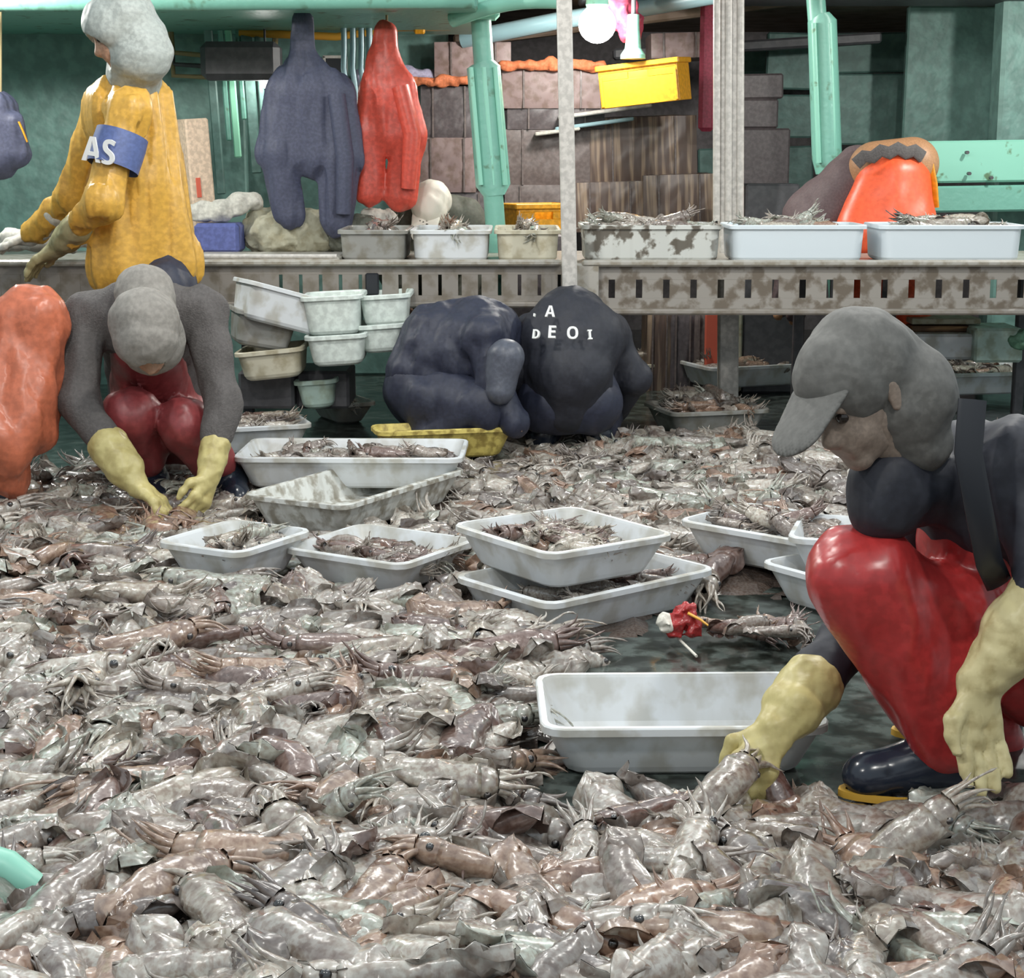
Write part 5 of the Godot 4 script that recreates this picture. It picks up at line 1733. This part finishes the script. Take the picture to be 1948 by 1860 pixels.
# ---------------------------------------------------------------- loose trays on the deck
func make_trays() -> void:
	var fills := []
	# empty tray in front of the right worker
	tray_px(1030, 1387, 1585, 1383, 0.115, 0.37, 0.115, M.tray, "empty white tray beside the right worker's gloved hand")
	# crossed pair in the middle
	var lo := tray_px(1045, 1150, 1368, 1080, 0.112, 0.40, 0.112, M.tray, "lower white tray of the crossed pair in the middle of the deck")
	var up := tray_px(1045, 1055, 1290, 1015, 0.222, 0.46, 0.110, M.tray, "upper white tray of the crossed pair, brim-full of pinkish and dark squid", "", 0.0, false)
	fills.append([up, 26, 40, 0.088, "in the upper crossed tray", 0.01, 0.62, [4, 4, 2, 0, 0]])
	fills.append([lo, 4, 16, 0.080, "in the lower crossed tray", 0.0, 0.6, [2, 4, 2]])
	# left pair
	var a := tray_px(440, 870, 880, 872, 0.20, 0.42, 0.115, M.tray, "long white tray nearest the left worker's right hand")
	fills.append([a, 8, 22, 0.098, "in the long tray by the left worker", 0.015, 0.75, [4, 2, 2]])
	tray_px(655, 962, 890, 890, 0.155, 0.40, 0.115, M.tray_stained, "white tray with a stained side set slantwise against the long left tray")
	var t4 := tray_px(400, 816, 597, 806, 0.17, 0.36, 0.115, M.tray, "white tray with a drooping flap behind the long left tray")
	fills.append([t4, 5, 12, 0.105, "on the tray behind the long left tray", 0.02, 0.8, [2, 4, 1]])
	var t5 := tray_px(455, 1052, 600, 1006, 0.16, 0.30, 0.115, M.tray, "white tray end sunk in the squid below the left worker's gloves")
	fills.append([t5, 5, 16, 0.1, "in the tray below the left worker's gloves", 0.01, 0.8, [0, 1, 5]])
	var t6 := tray_px(765, 1075, 912, 1024, 0.125, 0.42, 0.1, M.tray, "white tray half buried in squid left of the crossed pair")
	fills.append([t6, 9, 20, 0.075, "in the half-buried tray left of the crossed pair", 0.01, 0.8, [4, 2, 4]])
	# right trays behind the pair
	var t7 := tray_px(1285, 988, 1600, 1042, 0.16, 0.36, 0.115, M.tray, "white tray heaped with dark squid behind the crossed pair")
	fills.append([t7, 14, 24, 0.105, "in the tray behind the crossed pair", 0.04, 0.75, [4, 2, 4, 0]])
	var t8 := tray_px(1440, 1066, 1610, 1112, 0.115, 0.34, 0.115, M.tray, "white tray corner showing beside the red knee")
	fills.append([t8, 3, 8, 0.085, "in the tray beside the red knee", 0.0, 0.7, [4, 2]])
	tray_px(1496, 1022, 1700, 1034, 0.19, 0.34, 0.115, M.tray, "white tray standing higher just behind the red knee", "", 0.0, false)
	# far right ones
	var t10 := tray_px(1280, 786, 1470, 778, 0.125, 0.40, 0.115, M.tray_grey, "grey-white tray heaped with squid left of the dark cap's visor")
	fills.append([t10, 9, 24, 0.11, "on the far tray left of the dark cap", 0.09, 0.85, [0, 2, 1, 3]])
	var t11 := tray_px(1232, 694, 1352, 684, 0.14, 0.5, 0.115, M.tray_cream, "stained cream tray far back under the table, right of the lettered jacket", "", 0.0, false)
	fills.append([t11, 4, 16, 0.11, "on the cream tray under the table", 0.03, 0.85, [0, 1]])
	var t12 := tray_px(1352, 700, 1560, 690, 0.16, 0.5, 0.115, M.tray, "white tray heaped high under the table behind the dark cap", "", 0.0, false)
	fills.append([t12, 6, 24, 0.11, "on the tray under the table behind the dark cap", 0.07, 0.9, [0, 1, 3]])
	var t13 := tray_px(1790, 712, 2000, 706, 0.16, 0.4, 0.115, M.tray, "white tray at the right edge under the table, above the black shoulder", "", 0.0, false)
	fills.append([t13, 4, 14, 0.11, "on the tray above the black shoulder", 0.03, 0.85, [0, 1]])
	for f in fills:
		fill_tray(f[0], f[1], f[2], f[3], f[4], f[5], f[6], f[7])
	# boxes and planks at the right under the table
	box_px("box", "plain white box under the table at the right", "box", 1740, 636, 1852, 684, 7.9, 0.3, M.tray, 0.012)
	box_px("box", "pale green box under the table at the right edge", "box", 1856, 625, 1945, 690, 7.85, 0.3, M.tray_mint, 0.012)
	put_soft("bag", "green plastic bag beside the pale green box", "bag", [[1935, 650, 7.6], [1955, 640, 7.6]], 0.035, M.green_bag, 0.03)
	for i in 2:
		box_px("plank", "%s brown plank lying on the white box under the table" % ["upper", "lower"][i], "plank", 1735, 606 + i * 14, 1866, 617 + i * 14, 8.0, 0.25, [M.cream_sack, M.wood][i], 0.004)
	# jumbled stack of empty trays at the left rear
	var jumble := [
		[632, 602, 0.25, 0.0, 0.05, 6.72, "white tray end facing front, upper left of the jumbled stack"], [640, 668, 0.25, 0.0, 0.06, 6.7, "white tray end facing front below the upper left one in the jumbled stack"],
		[732, 592, 0.22, 0.0, 0.06, 6.8, "white tray end at the upper right of the jumbled stack, beside the navy back"], [728, 645, 0.22, 0.0, 0.07, 6.78, "white tray end at the lower right of the jumbled stack, beside the navy back"],
		[602, 752, 0.18, 0.0, 0.07, 6.9, "lowest white tray of the jumbled stack, on the deck"], [515, 695, 0.28, 0.0, 0.10, 6.75, "tan tray low at the left of the jumbled stack"], [512, 590, 0.36, 0.45, -0.28, 6.7, "white tray tipped on its side at the left of the jumbled stack"],
		[480, 632, 0.26, 0.3, -0.2, 6.75, "grey tray leaning below the tipped tray in the jumbled stack"]]
	var i2 := 0
	for q in jumble:
		var c := at(q[0], q[1], q[5])
		var hh: float = [0.16, 0.125, 0.13, 0.115, 0.12, 0.12, 0.15, 0.14][i2]
		var b := Basis(Vector3.UP, q[3]) * Basis(Vector3.BACK, q[4])
		tray(Transform3D(b, c + Vector3(0, -hh * 0.5, -0.15)), q[2], 0.3, hh, [M.tray_bright, M.tray_bright, M.tray_bright, M.tray_bright, M.tray_mint, M.tray_cream, M.tray, M.tray_grey][i2], q[6], "", false, 0.025)
		i2 += 1
	for k in 2:
		box_px("dark_block", "dark %s block under the jumbled white trays" % ["left", "right"][k], "crate", 452 + k * 110, 706, 560 + k * 105, 778, 6.95 + 0.05 * k, 0.3, M.dark_steel, 0.012)  # plain dark blocks filling the space under the jumbled trays
	var fish := tray_px(632, 770, 720, 764, 0.10, 0.4, 0.1, M.tray_grey, "dark tray of pale squid left of the crouching navy back", "", 0.0, false)
	fill_tray(fish, 4, 10, 0.09, "in the dark tray left of the navy back", 0.02, 0.8, [0, 2])
	# flat yellowish basket in front of the navy croucher
	var yb := tray_px(718, 822, 985, 812, 0.19, 0.2, 0.12, M.yellow_dirty, "dirty yellowish flat basket on the deck in front of the navy croucher")
	yb[0].name = numbered("basket")
	yb[0].set_meta("category", "basket")

func make_small() -> void:
	# crumpled packet with a clump of squid, and a thin white stick
	var c := deck(1298, 1205, 0.03)
	var pk := thing("packet", "crumpled red and white packet lying on the deck right of the crossed trays", "packet", c)
	put("wrapper", field_mesh([bone(Vector3(-0.02, 0.02, 0), Vector3(0.015, 0.055, -0.01), 0.028, 0.022), bone(Vector3(0.02, 0.05, 0), Vector3(0.03, 0.015, 0.01), 0.02, 0.02)], 0.004, 0.01, 0.012, 30.0), M.red_oilskin, pk)
	put("white_end", field_mesh([bone(Vector3(-0.045, 0.03, 0.005), Vector3(-0.03, 0.02, 0.01), 0.022, 0.018)], 0.004, 0.01, 0.010, 30.0), M.white_cap, pk)
	put("gold_strip", tube_mesh([Vector3(0.01, 0.06, 0.025), Vector3(0.04, 0.045, 0.03), Vector3(0.06, 0.03, 0.03)], 0.009, 0.006, 8, 0.4), M.yellow_pipe, pk)
	var s := put("stick", tube_mesh([deck(1276, 1200, 0.02), deck(1325, 1248, 0.008)], 0.0035), M.white_cap, self)
	tag(s, "thin white stick on the wet deck below the red packet", "stick")
	for i in 9:
		var p := deck(1378 + i * 18, 1196 + rng.randf_range(-8, 8), 0.03 + 0.018 * (i % 3))
		squid_thing(rng.randi() % kinds.size(), [3, 4, 2][i % 3], squid_xf(p, rng.randf_range(0, TAU), 0.1, rng.randf_range(0, TAU), 0.7), "%s squid, number %s from the left in the clump right of the red packet" % [["tan", "dark brown", "mauve-grey"][i % 3], ["one", "two", "three", "four", "five", "six", "seven", "eight", "nine"][i]], "squid in the clump by the red packet")
	# squid held by the right worker's glove: one drawn out towards the front, a dark one behind
	squid_thing(0, 1, squid_between(at(1300, 1572, 2.82), at(1412, 1462, 2.95), 0.4, 1.0), "grey squid hanging from the right worker's glove, tail towards the front", "")
	squid_thing(1, 4, squid_between(at(1455, 1452, 3.03), at(1500, 1550, 2.98), 0.2, 1.0), "dark squid held under the right worker's yellow glove", "")
	# a few that stand out on the near heap
	var marks := [
		[205, 1688, 478, 1622, 2.66, 0, 2, 1.25, "long blue-grey and brown squid lying by the teal edge at the left front"],
		[1010, 1800, 770, 1780, 2.47, 3, 0, 1.25, "big cream squid lying on its side at the middle of the front edge"],
		[1010, 1690, 890, 1640, 2.62, 4, 3, 1.1, "tan squid lump near the middle of the front"],
		[1590, 1660, 1760, 1580, 2.70, 2, 1, 1.1, "slender pale squid pointing up to the right below the dark boot"],
		[1270, 1740, 1130, 1850, 2.42, 5, 3, 1.4, "large tan-striped squid curved over the front edge, right of the middle"],
		[1410, 1670, 1640, 1790, 2.52, 6, 1, 1.35, "large grey squid lying slantwise at the right front"],
		[10, 1560, 215, 1600, 2.78, 7, 5, 1.25, "greenish white squid above the teal edge at the left"],
		[540, 1600, 640, 1530, 2.85, 1, 5, 1.0, "small bluish white squid left of the middle"],
		[330, 1480, 200, 1500, 3.0, 3, 3, 1.2, "tan squid with a raised fin, left of the middle"],
		[690, 1450, 940, 1500, 2.98, 6, 0, 1.2, "yellowish pale squid lying left of the empty tray's front"]]
	for q in marks:
		var a := at(q[0], q[1], q[4])
		var b := at(q[2], q[3], q[4] - 0.03)
		var top := maxf(a.y, b.y)
		squid_thing(q[5], q[6], squid_between(a, b, 0.5, q[7]), q[8], "")
		if top < 0.0:
			print("low squid ", q[8])
	# bit of teal coaming showing at the left front
	var cm := put("coaming", tube_mesh([at(-60, 1632, 2.58), at(12, 1652, 2.56), at(60, 1690, 2.56)], 0.032, 0.028, 12), M.teal_bright, self)
	tag(cm, "bright teal edge poking through the squid at the left front", "coaming")

func _ready() -> void:
	set_stage()
	make_materials()
	# lamps: bare bulbs strung over the open foredeck (above the frame) and the bulb in view
	var spots := [[-1.0, 2.35, -1.5], [0.9, 2.4, -1.6], [-1.1, 2.3, -3.7], [0.9, 2.35, -3.9], [-0.6, 2.3, -5.2], [1.5, 2.25, -5.3]]
	for i in spots.size():
		bulb_lamp(Vector3(spots[i][0], spots[i][1], spots[i][2]), 1.3, 0.05, "bare bulb strung over the foredeck, %s" % ["first port", "first starboard", "second port", "second starboard", "third port", "third starboard"][i], M.dark_steel)
	bulb_lamp(at(1136, 46, 8.45), 1.1, 0.09, "glowing bare bulb under the deckhead beside the maroon bag", M.teal_bright, 14.0)
	bulb_lamp(at(506, 160, 8.8), 0.06, 0.022, "small glowing bulb beside the strip curtain", M.teal_bright, 10.0)
	bulb_lamp(Vector3(2.6, 1.95, -7.5), 1.6, 0.05, "unseen bulb added to brighten the right rear", M.teal_bright)  # added out of frame to brighten the covered right rear
	bulb_lamp(Vector3(-2.3, 1.98, -6.9), 1.8, 0.05, "unseen bulb added to brighten the left rear", M.teal_bright)  # added out of frame to brighten the covered left rear
	make_setting()
	for i in 8:
		kinds.append(make_squid_kind(100 + i * 7))
		mass.append([[], []])
	make_table()
	make_posts()
	make_stowage()
	make_people()
	make_trays()
	make_heap()
	make_small()
	finish_mass()
